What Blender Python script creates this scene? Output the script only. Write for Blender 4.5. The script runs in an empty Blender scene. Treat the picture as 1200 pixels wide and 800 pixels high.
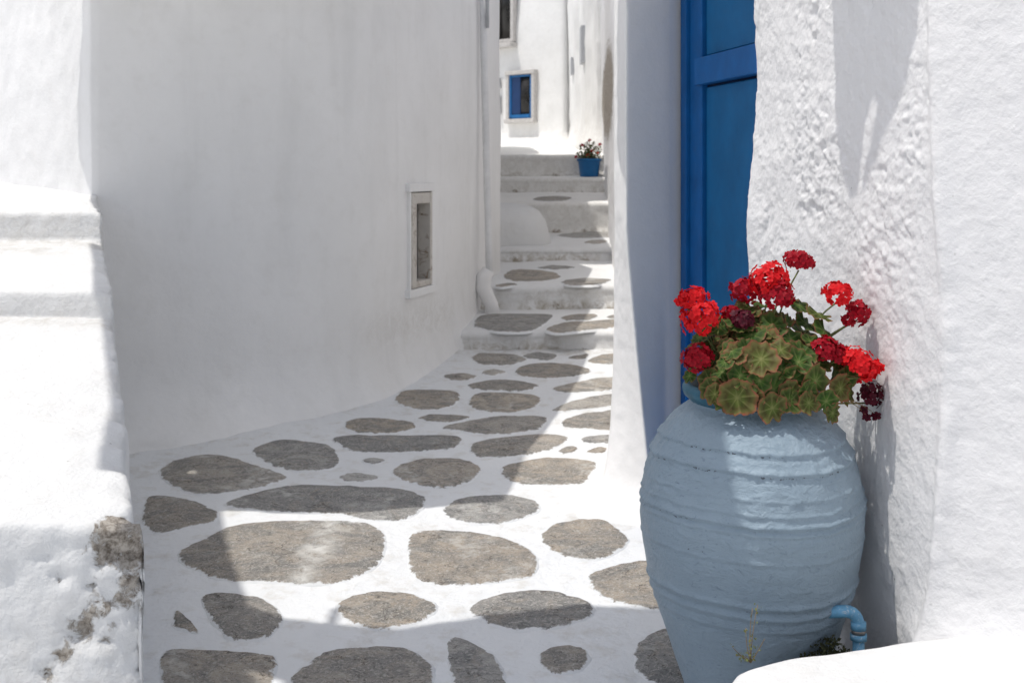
import bpy, math, random
import numpy as np
random.seed(7)
rng = np.random.RandomState(11)
SC = bpy.context.scene
COL = SC.collection

# ------------------------------------------------------------------ camera
F, HV = 1450.0, 200.0            # focal length and horizon row, in units of a 1200 px wide picture
cam = bpy.data.cameras.new('camera')
cam.sensor_width = 36.0
cam.lens = F / 1200.0 * 36.0
cam.shift_y = -(400.0 - HV) / 1200.0
cam.clip_start = 0.05
cam.clip_end = 500
cam.dof.use_dof = True
cam.dof.focus_distance = 3.75
cam.dof.aperture_fstop = 6.3
camo = bpy.data.objects.new('camera', cam)
camo.location = (0, 0, 0)
camo.rotation_euler = (math.radians(90), 0, 0)
COL.objects.link(camo)
SC.camera = camo

# ------------------------------------------------------------------ light
SUN_EL = math.radians(70.5)
SAZ = (-0.965, -0.26)             # horizontal direction towards the sun
n_ = math.hypot(*SAZ)
S = np.array([SAZ[0] / n_ * math.cos(SUN_EL), SAZ[1] / n_ * math.cos(SUN_EL), math.sin(SUN_EL)])
w = bpy.data.worlds.new('World')
SC.world = w
w.use_nodes = True
nt = w.node_tree
bg = nt.nodes['Background']
sky = nt.nodes.new('ShaderNodeTexSky')
sky.sky_type = 'NISHITA'
sky.sun_disc = False
sky.sun_elevation = SUN_EL
sky.sun_rotation = math.atan2(S[0], S[1])
sky.dust_density = 2.0
sky.air_density = 0.8
hs = nt.nodes.new('ShaderNodeHueSaturation'); hs.inputs['Saturation'].default_value = .48   # thin summer haze
nt.links.new(sky.outputs[0], hs.inputs['Color']); nt.links.new(hs.outputs[0], bg.inputs[0])
bg.inputs[1].default_value = 0.15
sl = bpy.data.lights.new('sun', 'SUN')
sl.energy = 2.4
sl.angle = math.radians(0.53)
sl.color = (1.0, 0.965, 0.91)
so = bpy.data.objects.new('sun', sl)
from mathutils import Vector
so.rotation_euler = Vector(S).to_track_quat('Z', 'Y').to_euler()
so.location = (-3, 1, 8)
COL.objects.link(so)
SC.view_settings.view_transform = 'Standard'
SC.view_settings.look = 'None'
SC.view_settings.exposure = 0.25
SC.view_settings.gamma = 1.0
SC.render.engine = 'CYCLES'
SC.cycles.max_bounces = 10
SC.cycles.diffuse_bounces = 7

# ------------------------------------------------------------------ noise
def _h(ix, iy, iz, seed):
    n = (ix.astype(np.int64) * 374761393 + iy.astype(np.int64) * 668265263 + iz.astype(np.int64) * 2147483647 + seed * 1274126177) & 0xffffffff
    n = ((n ^ (n >> 13)) * 1274126177) & 0xffffffff
    n = ((n ^ (n >> 15)) * 2246822519) & 0xffffffff
    return ((n ^ (n >> 16)) & 0xffffff) / float(0xffffff)
def vn(x, y, z, seed=0):
    x, y, z = np.broadcast_arrays(np.asarray(x, float), np.asarray(y, float), np.asarray(z, float))
    xi, yi, zi = np.floor(x), np.floor(y), np.floor(z)
    fx, fy, fz = x - xi, y - yi, z - zi
    fx = fx * fx * fx * (fx * (fx * 6 - 15) + 10); fy = fy * fy * fy * (fy * (fy * 6 - 15) + 10); fz = fz * fz * fz * (fz * (fz * 6 - 15) + 10)
    r = 0
    for dx in (0, 1):
        for dy in (0, 1):
            for dz in (0, 1):
                wgt = (fx if dx else 1 - fx) * (fy if dy else 1 - fy) * (fz if dz else 1 - fz)
                r = r + wgt * _h(xi + dx, yi + dy, zi + dz, seed)
    return r * 2 - 1
def fbm(x, y, z, s=1.0, o=4, seed=0, g=0.5):
    r, a, t = 0, 1.0, 0
    x, y, z = np.asarray(x) * s, np.asarray(y) * s, np.asarray(z) * s
    for k in range(o):
        r = r + a * vn(x, y, z, seed + k * 17)
        t += a; a *= g
        x, y, z = x * 2.03 + 5.1, y * 2.03 + 1.7, z * 2.03 + 9.2
    return r / t
def sstep(a, b, x):
    t = np.clip((x - a) / (b - a), 0, 1)
    return t * t * (3 - 2 * t)

# ------------------------------------------------------------------ objects
def mesh(name, V, Fc, attrs=None, smooth=True):
    me = bpy.data.meshes.new(name)
    me.from_pydata([tuple(map(float, v)) for v in V], [], [tuple(int(i) for i in f) for f in Fc])
    if smooth:
        me.polygons.foreach_set('use_smooth', [True] * len(me.polygons))
    for k, a in (attrs or {}).items():
        at = me.attributes.new(k, 'FLOAT', 'POINT')
        at.data.foreach_set('value', np.asarray(a, np.float32).ravel())
    me.update()
    return me
def link(name, me, m=None, parent=None, loc=None):
    o = bpy.data.objects.new(name, me)
    COL.objects.link(o)
    if m is not None and me is not None and len(me.materials) == 0: me.materials.append(m)
    if parent is not None: o.parent = parent
    if loc is not None: o.location = loc
    return o
def obj(name, V, Fc, m, parent=None, attrs=None, smooth=True):
    return link(name, mesh(name, V, Fc, attrs, smooth), m, parent)
def tag(o, label=None, cat=None, group=None, kind=None):
    if label: o['label'] = label
    if cat: o['category'] = cat
    if group: o['group'] = group
    if kind: o['kind'] = kind
    return o
def empty(name, loc, label=None, cat=None, group=None, kind=None):
    o = bpy.data.objects.new(name, None)
    o.location = loc; o.empty_display_size = .1
    COL.objects.link(o)
    return tag(o, label, cat, group, kind)
def local(V, parent):
    """world points to the space of a (translation-only) parent"""
    return np.asarray(V, float) - np.array(parent.location)
def gridf(n, m, closed=False, off=0, flip=False):
    i, j = np.meshgrid(np.arange(n if closed else n - 1), np.arange(m - 1), indexing='ij')
    i2 = (i + 1) % n
    f = np.stack([off + i * m + j, off + i2 * m + j, off + i2 * m + j + 1, off + i * m + j + 1], -1).reshape(-1, 4)
    return f[:, ::-1] if flip else f
def box(x0, x1, y0, y1, z0, z1, M=None):
    V = np.array([(x, y, z) for x in (x0, x1) for y in (y0, y1) for z in (z0, z1)], float)
    Fc = [(0, 1, 3, 2), (4, 6, 7, 5), (0, 4, 5, 1), (2, 3, 7, 6), (0, 2, 6, 4), (1, 5, 7, 3)]
    if M is not None: V = np.array([M(*v) for v in V])
    return V, Fc
def join(parts):
    V, Fc, o = [], [], 0
    for v, f in parts:
        V += [tuple(q) for q in v]; Fc += [tuple(i + o for i in q) for q in f]; o += len(v)
    return V, Fc
def bevel(o, wd=.004, seg=2):
    m = o.modifiers.new('bevel', 'BEVEL'); m.width = wd; m.segments = seg; m.limit_method = 'ANGLE'
    for p in o.data.polygons: p.use_smooth = False
    return o
def tube(pts, r, seg=8, cap=True):
    pts = np.asarray(pts, float); n = len(pts)
    r = np.full(n, r) if np.isscalar(r) else np.asarray(r)
    T = np.gradient(pts, axis=0); T /= np.linalg.norm(T, axis=1)[:, None] + 1e-9
    up = np.array([0, 0, 1.0]) if abs(T[0][2]) < .9 else np.array([1.0, 0, 0])
    V = []
    a = np.cross(T[0], up); a /= np.linalg.norm(a)
    for k in range(n):
        a = a - T[k] * a.dot(T[k]); a /= np.linalg.norm(a)
        b = np.cross(T[k], a)
        for s in range(seg):
            t = 2 * math.pi * s / seg
            V.append(pts[k] + r[k] * (math.cos(t) * a + math.sin(t) * b))
    Fc = []
    for k in range(n - 1):
        for s in range(seg):
            s2 = (s + 1) % seg
            Fc.append((k * seg + s, k * seg + s2, (k + 1) * seg + s2, (k + 1) * seg + s))
    if cap:
        Fc.append(tuple(range(seg))[::-1]); Fc.append(tuple((n - 1) * seg + s for s in range(seg)))
    return V, Fc
def bez(p0, p1, p2, n=8):
    t = np.linspace(0, 1, n)[:, None]
    return (1 - t) ** 2 * np.array(p0) + 2 * t * (1 - t) * np.array(p1) + t * t * np.array(p2)
def catmull(P, per=12):
    P = np.asarray(P, float); Q = np.vstack([2 * P[0] - P[1], P, 2 * P[-1] - P[-2]]); out = []
    for i in range(1, len(Q) - 2):
        for t in np.linspace(0, 1, per, endpoint=False):
            out.append(.5 * ((2 * Q[i]) + (-Q[i - 1] + Q[i + 1]) * t + (2 * Q[i - 1] - 5 * Q[i] + 4 * Q[i + 1] - Q[i + 2]) * t ** 2 + (-Q[i - 1] + 3 * Q[i] - 3 * Q[i + 1] + Q[i + 2]) * t ** 3))
    out.append(P[-1])
    return np.array(out)
def resample(P, d):
    P = np.asarray(P, float)
    L = np.concatenate([[0], np.cumsum(np.linalg.norm(np.diff(P, axis=0), axis=1))])
    n = max(2, int(round(L[-1] / d)) + 1)
    s = np.linspace(0, L[-1], n)
    return np.stack([np.interp(s, L, P[:, k]) for k in range(P.shape[1])], 1)
def at(u, v, Y):
    return np.array([(u - 600) / F * Y, Y, (HV - v) / F * Y])
def sun_to(p, z):
    """where the sun ray through ground point p crosses height z"""
    p = np.asarray(p, float); k = (z - p[2]) / S[2]
    return p + S * k
def slab(poly, z0, z1, b=.02, rings=4, d=.05, amp=.004, seed=0, topf=None):
    """solid with a rounded upper rim over a convex-ish plan polygon (world coordinates)"""
    P = np.asarray(poly, float)
    P = resample(np.vstack([P, P[:1]]), d)[:-1]
    # soften plan corners
    for _ in range(2): P = .25 * np.roll(P, 1, 0) + .5 * P + .25 * np.roll(P, -1, 0)
    c = P.mean(0); n = len(P)
    T = np.roll(P, -1, 0) - np.roll(P, 1, 0); T /= np.linalg.norm(T, axis=1)[:, None]
    ar = .5 * np.sum(P[:, 0] * np.roll(P[:, 1], -1) - np.roll(P[:, 0], -1) * P[:, 1])
    N = np.stack([T[:, 1], -T[:, 0]], 1) * (1 if ar > 0 else -1)
    prof = [(0, z0)] + [(0, z0 + (z1 - b - z0) * k / 6) for k in range(1, 7)] + [(-b * (1 - math.cos(a)), z1 - b + b * math.sin(a)) for a in (.4, .8, 1.2, math.pi / 2)]
    rows = [np.column_stack([P + N * o, np.full(n, z)]) for o, z in prof]
    last = P - N * b
    for k in range(1, rings + 1):
        t = k / (rings + 1)
        rows.append(np.column_stack([last + (c - last) * t, np.full(n, z1)]))
    R = np.array(rows)
    nz = fbm(R[..., 0], R[..., 1], R[..., 2], 9, 3, seed) * amp
    NN = np.concatenate([N, np.zeros((n, 1))], 1)
    side = (np.arange(len(R)) < len(prof) - 1)[:, None, None]
    R = np.where(side, R + NN[None] * nz[..., None], R)
    R[len(prof) - 1:, :, 2] += nz[len(prof) - 1:]
    if topf is not None:
        R[1:, :, 2] += topf(R[1:, :, 0], R[1:, :, 1]) * sstep(z0, z1, R[1:, :, 2])
    V = list(R.reshape(-1, 3)); V.append(np.array([c[0], c[1], R[-1, :, 2].mean()]))
    Fc = []
    for i in range(len(R) - 1):
        for j in range(n):
            j2 = (j + 1) % n
            q = (i * n + j, i * n + j2, (i + 1) * n + j2, (i + 1) * n + j)
            Fc.append(q if ar > 0 else q[::-1])
    for j in range(n):
        q = ((len(R) - 1) * n + j, (len(R) - 1) * n + (j + 1) % n, len(V) - 1)
        Fc.append(q if ar > 0 else q[::-1])
    Fc.append(tuple(range(n))[::-1] if ar > 0 else tuple(range(n)))
    return V, Fc

def flat(poly, z0, z1):
    P = [tuple(map(float, p)) for p in poly]; n = len(P)
    return [(*p, z0) for p in P] + [(*p, z1) for p in P], [tuple(range(n))[::-1], tuple(range(n, 2 * n))] + [(i, (i + 1) % n, n + (i + 1) % n, n + i) for i in range(n)]

# ------------------------------------------------------------------ materials
class NT:
    def __init__(s, name):
        s.m = bpy.data.materials.new(name); s.m.use_nodes = True
        s.t = s.m.node_tree; s.b = s.t.nodes['Principled BSDF']; s.out = s.t.nodes['Material Output']
        s.tc = s.t.nodes.new('ShaderNodeTexCoord')
    def n(s, ty, **k):
        nd = s.t.nodes.new(ty)
        for a, b in k.items():
            if a.startswith('i_'):
                key = a[2:]; key = int(key) if key.isdigit() else key.replace('_', ' ')
                s.put(nd.inputs[key], b)
            else: setattr(nd, a, b)
        return nd
    def put(s, sock, v):
        if isinstance(v, bpy.types.NodeSocket): s.t.links.new(v, sock)
        elif isinstance(v, bpy.types.Node): s.t.links.new(v.outputs[0], sock)
        else:
            if hasattr(sock, 'default_value') and sock.type == 'RGBA' and len(v) == 3: v = (*v, 1)
            sock.default_value = v
    def noise(s, sc, det=4, ro=.55, dist=0, vec=None, out=0):
        nd = s.n('ShaderNodeTexNoise'); nd.inputs['Scale'].default_value = sc; nd.inputs['Detail'].default_value = det
        nd.inputs['Roughness'].default_value = ro; nd.inputs['Distortion'].default_value = dist
        s.put(nd.inputs['Vector'], vec if vec is not None else s.tc.outputs['Object'])
        return nd.outputs[out]
    def ramp(s, fac, stops):
        nd = s.n('ShaderNodeValToRGB'); s.put(nd.inputs[0], fac); e = nd.color_ramp.elements
        while len(e) < len(stops): e.new(.5)
        for el, (p, c) in zip(e, stops):
            el.position = p; el.color = (*c, 1) if not np.isscalar(c) else (c, c, c, 1)
        return nd.outputs[0]
    def mix(s, f, a, b, mode='MIX'):
        nd = s.n('ShaderNodeMix'); nd.data_type = 'RGBA'; nd.blend_type = mode
        s.put(nd.inputs[0], f); s.put(nd.inputs[6], a); s.put(nd.inputs[7], b)
        return nd.outputs[2]
    def math(s, op, a, b=0., c=0., clamp=False):
        nd = s.n('ShaderNodeMath'); nd.operation = op; nd.use_clamp = clamp
        s.put(nd.inputs[0], a); s.put(nd.inputs[1], b); s.put(nd.inputs[2], c)
        return nd.outputs[0]
    def attr(s, name):
        nd = s.n('ShaderNodeAttribute'); nd.attribute_name = name
        return nd.outputs['Fac']
    def scale(s, v):
        nd = s.n('ShaderNodeMapping'); s.put(nd.inputs[0], s.tc.outputs['Object']); nd.inputs['Scale'].default_value = v
        return nd.outputs[0]
    def bump(s, h, st, d, nrm=None):
        nd = s.n('ShaderNodeBump'); s.put(nd.inputs['Height'], h); nd.inputs['Strength'].default_value = st; nd.inputs['Distance'].default_value = d
        if nrm is not None: s.put(nd.inputs['Normal'], nrm)
        return nd.outputs[0]
    def done(s, col, rough=.8, nrm=None, spec=None):
        s.put(s.b.inputs['Base Color'], col); s.put(s.b.inputs['Roughness'], rough)
        if nrm is not None: s.put(s.b.inputs['Normal'], nrm)
        if spec is not None: s.b.inputs['Specular IOR Level'].default_value = spec
        return s.m

def whitewash(name, base=(.80, .80, .80), fine=.5, coarse=.4, dirt=.3, specks=True, streak=0.):
    t = NT(name)
    a = t.noise(1.3, 5, .6)
    c = t.mix(t.ramp(a, [(.3, 0.), (.7, 1.)]), [x * .93 for x in base], base)
    b = t.noise(9, 6, .65)
    c = t.mix(t.ramp(b, [(.52, 0.), (.75, .35 * dirt)]), c, (.52, .49, .44))
    if streak:
        st = t.noise(1.0, 5, .6, .6, t.scale((4, 4, .5)))
        c = t.mix(t.ramp(st, [(.5, 0.), (.72, streak)]), c, (.50, .50, .49))
        st = t.noise(1.0, 4, .6, .6, t.scale((2.2, 2.2, 1.3)))
        c = t.mix(t.ramp(st, [(.5, 0.), (.75, streak * .8)]), c, (.55, .545, .52))
    if specks:
        v = t.n('ShaderNodeTexVoronoi'); v.inputs['Scale'].default_value = 17; t.put(v.inputs['Vector'], t.tc.outputs['Object'])
        v.inputs['Randomness'].default_value = 1
        big = t.noise(2.3, 2, .5)
        sp = t.math('MULTIPLY', t.ramp(v.outputs['Distance'], [(.03, 1.), (.085, 0.)]), t.ramp(big, [(.56, 0.), (.62, 1.)]))
        c = t.mix(t.math('MULTIPLY', sp, .6), c, (.22, .20, .17))
    # brown weathering where a thing really is worn (attribute) broken by noise
    d = t.math('ADD', t.attr('dirt'), t.math('MULTIPLY', t.math('SUBTRACT', t.noise(28, 6, .7, .5), .5), 1.6))
    dm = t.ramp(d, [(.42, 0.), (.62, 1.)])
    dcol = t.mix(t.ramp(t.noise(45, 6, .75), [(.38, 0.), (.6, 1.)]), (.15, .125, .10), (.46, .42, .37))
    c = t.mix(t.math('MULTIPLY', dm, t.ramp(t.attr('dirt'), [(.0, 0.), (.25, 1.)])), c, dcol)
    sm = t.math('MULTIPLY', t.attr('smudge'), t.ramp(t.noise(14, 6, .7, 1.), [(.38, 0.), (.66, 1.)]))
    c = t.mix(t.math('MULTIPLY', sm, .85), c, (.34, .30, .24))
    c = t.mix(t.attr('blue'), c, (.36, .49, .68))
    nr = t.bump(t.noise(4.5, 4, .6), coarse, .03)
    nr = t.bump(t.noise(14, 6, .62), coarse, .012, nr)
    nr = t.bump(t.noise(75, 5, .7), fine, .0035, nr)
    nr = t.bump(dm, .5, .006, nr)
    return t.done(c, .88, nr, .25)
M_wall = whitewash('left_house_lime_render', (.82, .815, .81), .35, .30, .35, False, .16)  # streaked lime render of the left house
M_rough = whitewash('rough_lime_plaster', (.775, .768, .77), .6, .6, .2)
M_pill = whitewash('smooth_lime_plaster', (.84, .83, .82), .30, .14, .2, False, .12)
M_step = whitewash('worn_lime_plaster', (.735, .735, .73), 1.0, .7, .55)
M_ground = whitewash('painted_joint_lime', (.745, .755, .765), .8, .9, 1.9)
M_far = whitewash('distant_lime_render', (.80, .795, .78), .25, .3, .5, False, .12)
M_farstep = whitewash('dirty_lime_steps', (.80, .79, .765), .4, .4, .9, False)

def m_stone():
    t = NT('schist_paving')
    oi = t.n('ShaderNodeObjectInfo')
    rnd = oi.outputs['Random']
    vec = t.n('ShaderNodeVectorMath'); vec.operation = 'ADD'; t.put(vec.inputs[0], t.tc.outputs['Object'])
    cx = t.n('ShaderNodeCombineXYZ'); t.put(cx.inputs[0], t.math('MULTIPLY', rnd, 37.)); t.put(cx.inputs[1], t.math('MULTIPLY', rnd, 11.))
    t.put(vec.inputs[1], cx.outputs[0])
    mp = t.n('ShaderNodeMapping'); t.put(mp.inputs[0], vec.outputs[0]); mp.inputs['Scale'].default_value = (1, 1.35, 1); mp.inputs['Rotation'].default_value = (0, 0, .35)
    a = t.noise(6, 7, .72, 1.0, mp.outputs[0])
    warm = t.mix(t.ramp(a, [(.40, 0.), (.60, 1.)]), (.21, .20, .18), (.46, .385, .30))
    cold = t.mix(t.ramp(a, [(.40, 0.), (.60, 1.)]), (.18, .182, .18), (.38, .37, .35))
    c = t.mix(t.ramp(t.math('FRACT', t.math('MULTIPLY', rnd, 5.7)), [(.2, 0.), (.8, 1.)]), warm, cold)
    c = t.mix(t.ramp(t.math('FRACT', t.math('MULTIPLY', rnd, 13.1)), [(0., 0.), (1., .45)]), c, (.15, .15, .15))
    pat = t.noise(9, 5, .7, 1.5, vec.outputs[0])
    c = t.mix(t.ramp(pat, [(.52, 0.), (.66, .5)]), c, (.36, .305, .245))
    g = t.noise(42, 7, .8, 2.2, vec.outputs[0])
    c = t.mix(t.ramp(g, [(.50, 0.), (.60, .8)]), c, (.50, .475, .44))
    g2 = t.noise(33, 6, .78, 2.2, mp.outputs[0])
    c = t.mix(t.ramp(g2, [(.36, .85), (.46, 0.)]), c, (.06, .055, .05))
    vo = t.n('ShaderNodeTexVoronoi'); vo.feature = 'DISTANCE_TO_EDGE'; vo.inputs['Scale'].default_value = 3.1
    wv = t.n('ShaderNodeVectorMath'); wv.operation = 'MULTIPLY_ADD'; t.put(wv.inputs[0], t.noise(8, 5, .7, 0, vec.outputs[0], 1)); wv.inputs[1].default_value = (.28, .28, .28); t.put(wv.inputs[2], vec.outputs[0]); t.put(vo.inputs['Vector'], wv.outputs[0])
    ck = t.math('MULTIPLY', t.ramp(vo.outputs['Distance'], [(.004, 1.), (.016, 0.)]), t.ramp(pat, [(.46, 0.), (.56, .8)]))
    c = t.mix(ck, c, (.05, .042, .035))
    # lime smeared over from the joints
    e = t.attr('edge')
    nz = t.noise(19, 6, .72, .6, vec.outputs[0])
    nz2 = t.noise(3.2, 4, .6, .8, vec.outputs[0])
    k = t.math('ADD', e, t.math('MULTIPLY', t.math('SUBTRACT', nz, .5), .85))
    lm = t.ramp(k, [(.84, 0.), (.93, 1.)])
    film = t.math('MULTIPLY', t.ramp(nz2, [(.52, 0.), (.64, 1.)]), t.ramp(nz, [(.42, 0.), (.60, .8)]))
    film = t.math('MULTIPLY', film, t.ramp(t.math('FRACT', t.math('MULTIPLY', rnd, 7.3)), [(.30, .1), (.70, .9)]))
    film = t.math('MAXIMUM', film, t.math('MULTIPLY', t.attr('lime'), t.ramp(nz, [(.36, .1), (.6, .9)])))
    c = t.mix(film, c, (.62, .61, .58))
    c = t.mix(lm, c, (.745, .755, .765))
    nr = t.bump(a, .6, .016)
    nr = t.bump(g, .9, .005, nr)
    nr = t.bump(ck, -.7, .006, nr)
    nr = t.bump(lm, .35, .003, nr)
    return t.done(c, .75, nr, .3)
M_stone = m_stone()

def m_jar():
    t = NT('blue_grey_jar_paint')
    a = t.noise(3, 5, .6)
    c = t.mix(t.ramp(a, [(.3, 0.), (.7, 1.)]), (.24, .315, .38), (.295, .375, .44))
    z = t.n('ShaderNodeSeparateXYZ'); t.put(z.inputs[0], t.tc.outputs['Object'])
    g = t.noise(26, 6, .7, 1.5, t.scale((1, 1, 2.0)))
    c = t.mix(t.ramp(g, [(.58, 0.), (.72, .7)]), c, (.12, .17, .22))
    g3 = t.noise(34, 5, .7, 1.5, t.scale((1, 1, 1.6)))
    c = t.mix(t.ramp(g3, [(.66, 0.), (.74, .45)]), c, (.36, .44, .52))
    pit = t.math('ADD', t.attr('pit'), t.math('MULTIPLY', t.math('SUBTRACT', t.noise(65, 4, .7), .5), 1.7))
    pm = t.math('MULTIPLY', t.ramp(pit, [(.62, 0.), (.72, 1.)]), t.ramp(t.attr('pit'), [(0., 0.), (.15, 1.)]))
    c = t.mix(t.math('MULTIPLY', pm, .85), c, (.035, .04, .05))
    c = t.mix(t.attr('low'), c, (.17, .235, .29))
    w1 = t.noise(9, 7, .68, 1.2, t.scale((1, 1, 1.7)))
    w2 = t.noise(38, 5, .65, 1.0, t.scale((1, 1, 1.5)))
    nr = t.bump(w1, .55, .018)
    nr = t.bump(w2, .75, .006, nr)
    nr = t.bump(t.noise(150, 4, .7), .3, .0015, nr)
    nr = t.bump(pm, -.5, .004, nr)
    return t.done(c, t.ramp(w2, [(.3, .38), (.7, .58)]), nr, .45)
M_jar = m_jar()
def simple(name, col, rough=.6, sc=20, var=.25, bump_=.3, bd=.003, spec=.4, metal=0., wear=None):
    t = NT(name)
    a = t.noise(sc, 5, .65)
    c = t.mix(t.ramp(a, [(.3, 0.), (.7, 1.)]), [x * (1 - var) for x in col], [min(1, x * (1 + var)) for x in col])
    if wear:
        c = t.mix(t.ramp(t.noise(sc * 1.7, 6, .75, 1.), [(wear[1], 0.), (wear[1] + .1, 1.)]), c, wear[0])
    nr = t.bump(t.noise(sc * 4, 5, .65), bump_, bd)
    t.b.inputs['Metallic'].default_value = metal
    return t.done(c, rough, nr, spec)
M_rim = simple('teal_rim_paint', (.03, .115, .17), .5, 14, .3)
M_soil = simple('dark_potting_soil', (.035, .025, .018), .95, 60, .5, .9, .01)
M_bluef = simple('blue_door_frame_paint', (.004, .095, .30), .5, 7, .16, .3, .002, .2)
M_bluep = simple('blue_door_panel_paint', (.002, .105, .27), .5, 5, .16, .3, .002, .2)
M_blued = simple('dark_blue_door_gap', (.002, .012, .05), .6, 7, .2)
M_fwin = simple('bright_blue_window_paint', (.006, .12, .33), .5, 10, .15)
M_fshut = simple('deep_blue_shutter_paint', (.003, .03, .11), .5, 10, .15)
M_dark = simple('dark_room_glass', (.012, .011, .010), .25, 6, .2)
M_stonefr = simple('grey_stone_surround', (.50, .48, .46), .85, 20, .15)
M_potb = simple('bright_blue_pot_plastic', (.005, .12, .32), .4, 20, .1)
M_pvc = simple('blue_pvc_pipe', (.13, .33, .50), .45, 30, .25, .3, .002, .4, 0., ((.50, .58, .62), .56))
M_metal = simple('dull_metal_ring', (.30, .27, .25), .4, 40, .3, .3, .002, .5, .8)
M_wood = simple('peeling_white_window_wood', (.55, .52, .48), .85, 6, .12, .4, .003, .2, 0., ((.24, .18, .13), .53))
M_board = simple('grey_weathered_board', (.25, .245, .235), .9, 3, .06, .05, .001)
M_pipe = simple('white_painted_pipe', (.70, .70, .70), .6, 12, .08, .2)
M_cond = simple('grey_conduit', (.42, .43, .45), .5, 12, .08)
M_canvas = simple('unbleached_canvas', (.32, .30, .26), .9, 30, .1)
M_pole = simple('brown_wooden_pole', (.12, .08, .05), .7, 20, .3)
M_twig = simple('dry_weed_stem', (.22, .15, .07), .8, 60, .3)
M_weed = simple('small_weed_leaf', (.15, .17, .05), .7, 60, .4)
M_moss = simple('dark_moss', (.05, .055, .02), .95, 60, .5, .9, .01)
M_rub = simple('exposed_rubble', (.30, .25, .19), .95, 30, .35, .9, .02)

def m_leaf():
    t = NT('zonal_leaf'); oi = t.n('ShaderNodeObjectInfo'); rnd = oi.outputs['Random']
    r = t.attr('rad'); v = t.attr('vein')
    nz = t.noise(3.5, 5, .65)
    rr = t.math('ADD', r, t.math('MULTIPLY', t.math('SUBTRACT', nz, .5), .45))
    green = t.ramp(rr, [(.0, (.15, .22, .06)), (.35, (.06, .135, .018)), (.60, (.035, .075, .014)), (.86, (.075, .13, .025)), (.97, (.20, .12, .05)), (1., (.28, .10, .06))])
    old = t.ramp(rr, [(.0, (.26, .25, .08)), (.35, (.14, .15, .035)), (.62, (.13, .08, .03)), (.80, (.20, .17, .06)), (.94, (.30, .13, .06)), (1., (.34, .09, .06))])
    c = t.mix(t.ramp(rnd, [(.55, 0.), (1., .8)]), green, old)
    c = t.mix(t.math('MULTIPLY', v, .6), c, (.34, .33, .13))
    nr = t.bump(v, .5, .002); nr = t.bump(t.noise(90, 4, .6), .3, .001, nr)
    c = t.mix(1., c, (.82, .82, .80), 'MULTIPLY')
    m = t.done(c, .6, nr, .2)
    tr = t.n('ShaderNodeBsdfTranslucent'); t.put(tr.inputs[0], t.mix(.0, c, c)); ms = t.n('ShaderNodeMixShader'); ms.inputs[0].default_value = .22
    t.put(ms.inputs[1], t.b.outputs[0]); t.put(ms.inputs[2], tr.outputs[0]); t.put(t.out.inputs[0], ms.outputs[0])
    return m
M_leaf = m_leaf()
def m_petal(name, a, b):
    t = NT(name)
    c = t.mix(t.ramp(t.attr('rad'), [(0., 0.), (1., 1.)]), a, b)
    c = t.mix(t.ramp(t.noise(50, 3, .5), [(.35, 0.), (.7, .5)]), c, a)
    m = t.done(c, .6, None, .25)
    tr = t.n('ShaderNodeBsdfTranslucent'); t.put(tr.inputs[0], c); ms = t.n('ShaderNodeMixShader'); ms.inputs[0].default_value = .3
    t.put(ms.inputs[1], t.b.outputs[0]); t.put(ms.inputs[2], tr.outputs[0]); t.put(t.out.inputs[0], ms.outputs[0])
    return m
M_red = m_petal('scarlet_petal', (.55, .004, .008), (.86, .014, .022))
M_dred = m_petal('dark_shaded_petal', (.28, .002, .012), (.48, .004, .02))  # dark heads: some truly darker red, some with shade put into the colour
M_wred = m_petal('withered_petal', (.05, .004, .012), (.13, .008, .025))
M_stem = simple('green_stem', (.13, .16, .05), .6, 40, .3)

# ------------------------------------------------------------------ ground and lane
GC, GB = 1.93, .07
def gz0(x, y): return -GC + GB * np.asarray(y, float)
def gzn(x, y): return .010 * fbm(x, y, 0 * np.asarray(x), 1.6, 3, 5) + .003 * fbm(x, y, 0 * np.asarray(x), 7, 3, 6)
def gz(x, y): return gz0(x, y) + gzn(x, y)

g = tag(obj('ground', *box(-60, 60, -60, 90, -4.2, -4.0), M_farstep), kind='structure')

xs = np.arange(-3.0, 2.6, .035); ys = np.arange(-3.0, 9.12, .035)
X, Y = np.meshgrid(xs, ys, indexing='ij')
Z = gz(X, Y)
Z += .0045 * fbm(X, Y, Z * 0, 12, 4, 9, .6)
# joints swell slightly towards the left wall and have a shallow gutter by it
sm = sstep(8.6, 9.0, Y) * .6
V = np.stack([X, Y, Z], -1).reshape(-1, 3)
pave = tag(obj('lane_pavement', V, gridf(len(xs), len(ys)), M_ground, None, {'smudge': sm.ravel()}), kind='structure')

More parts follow.
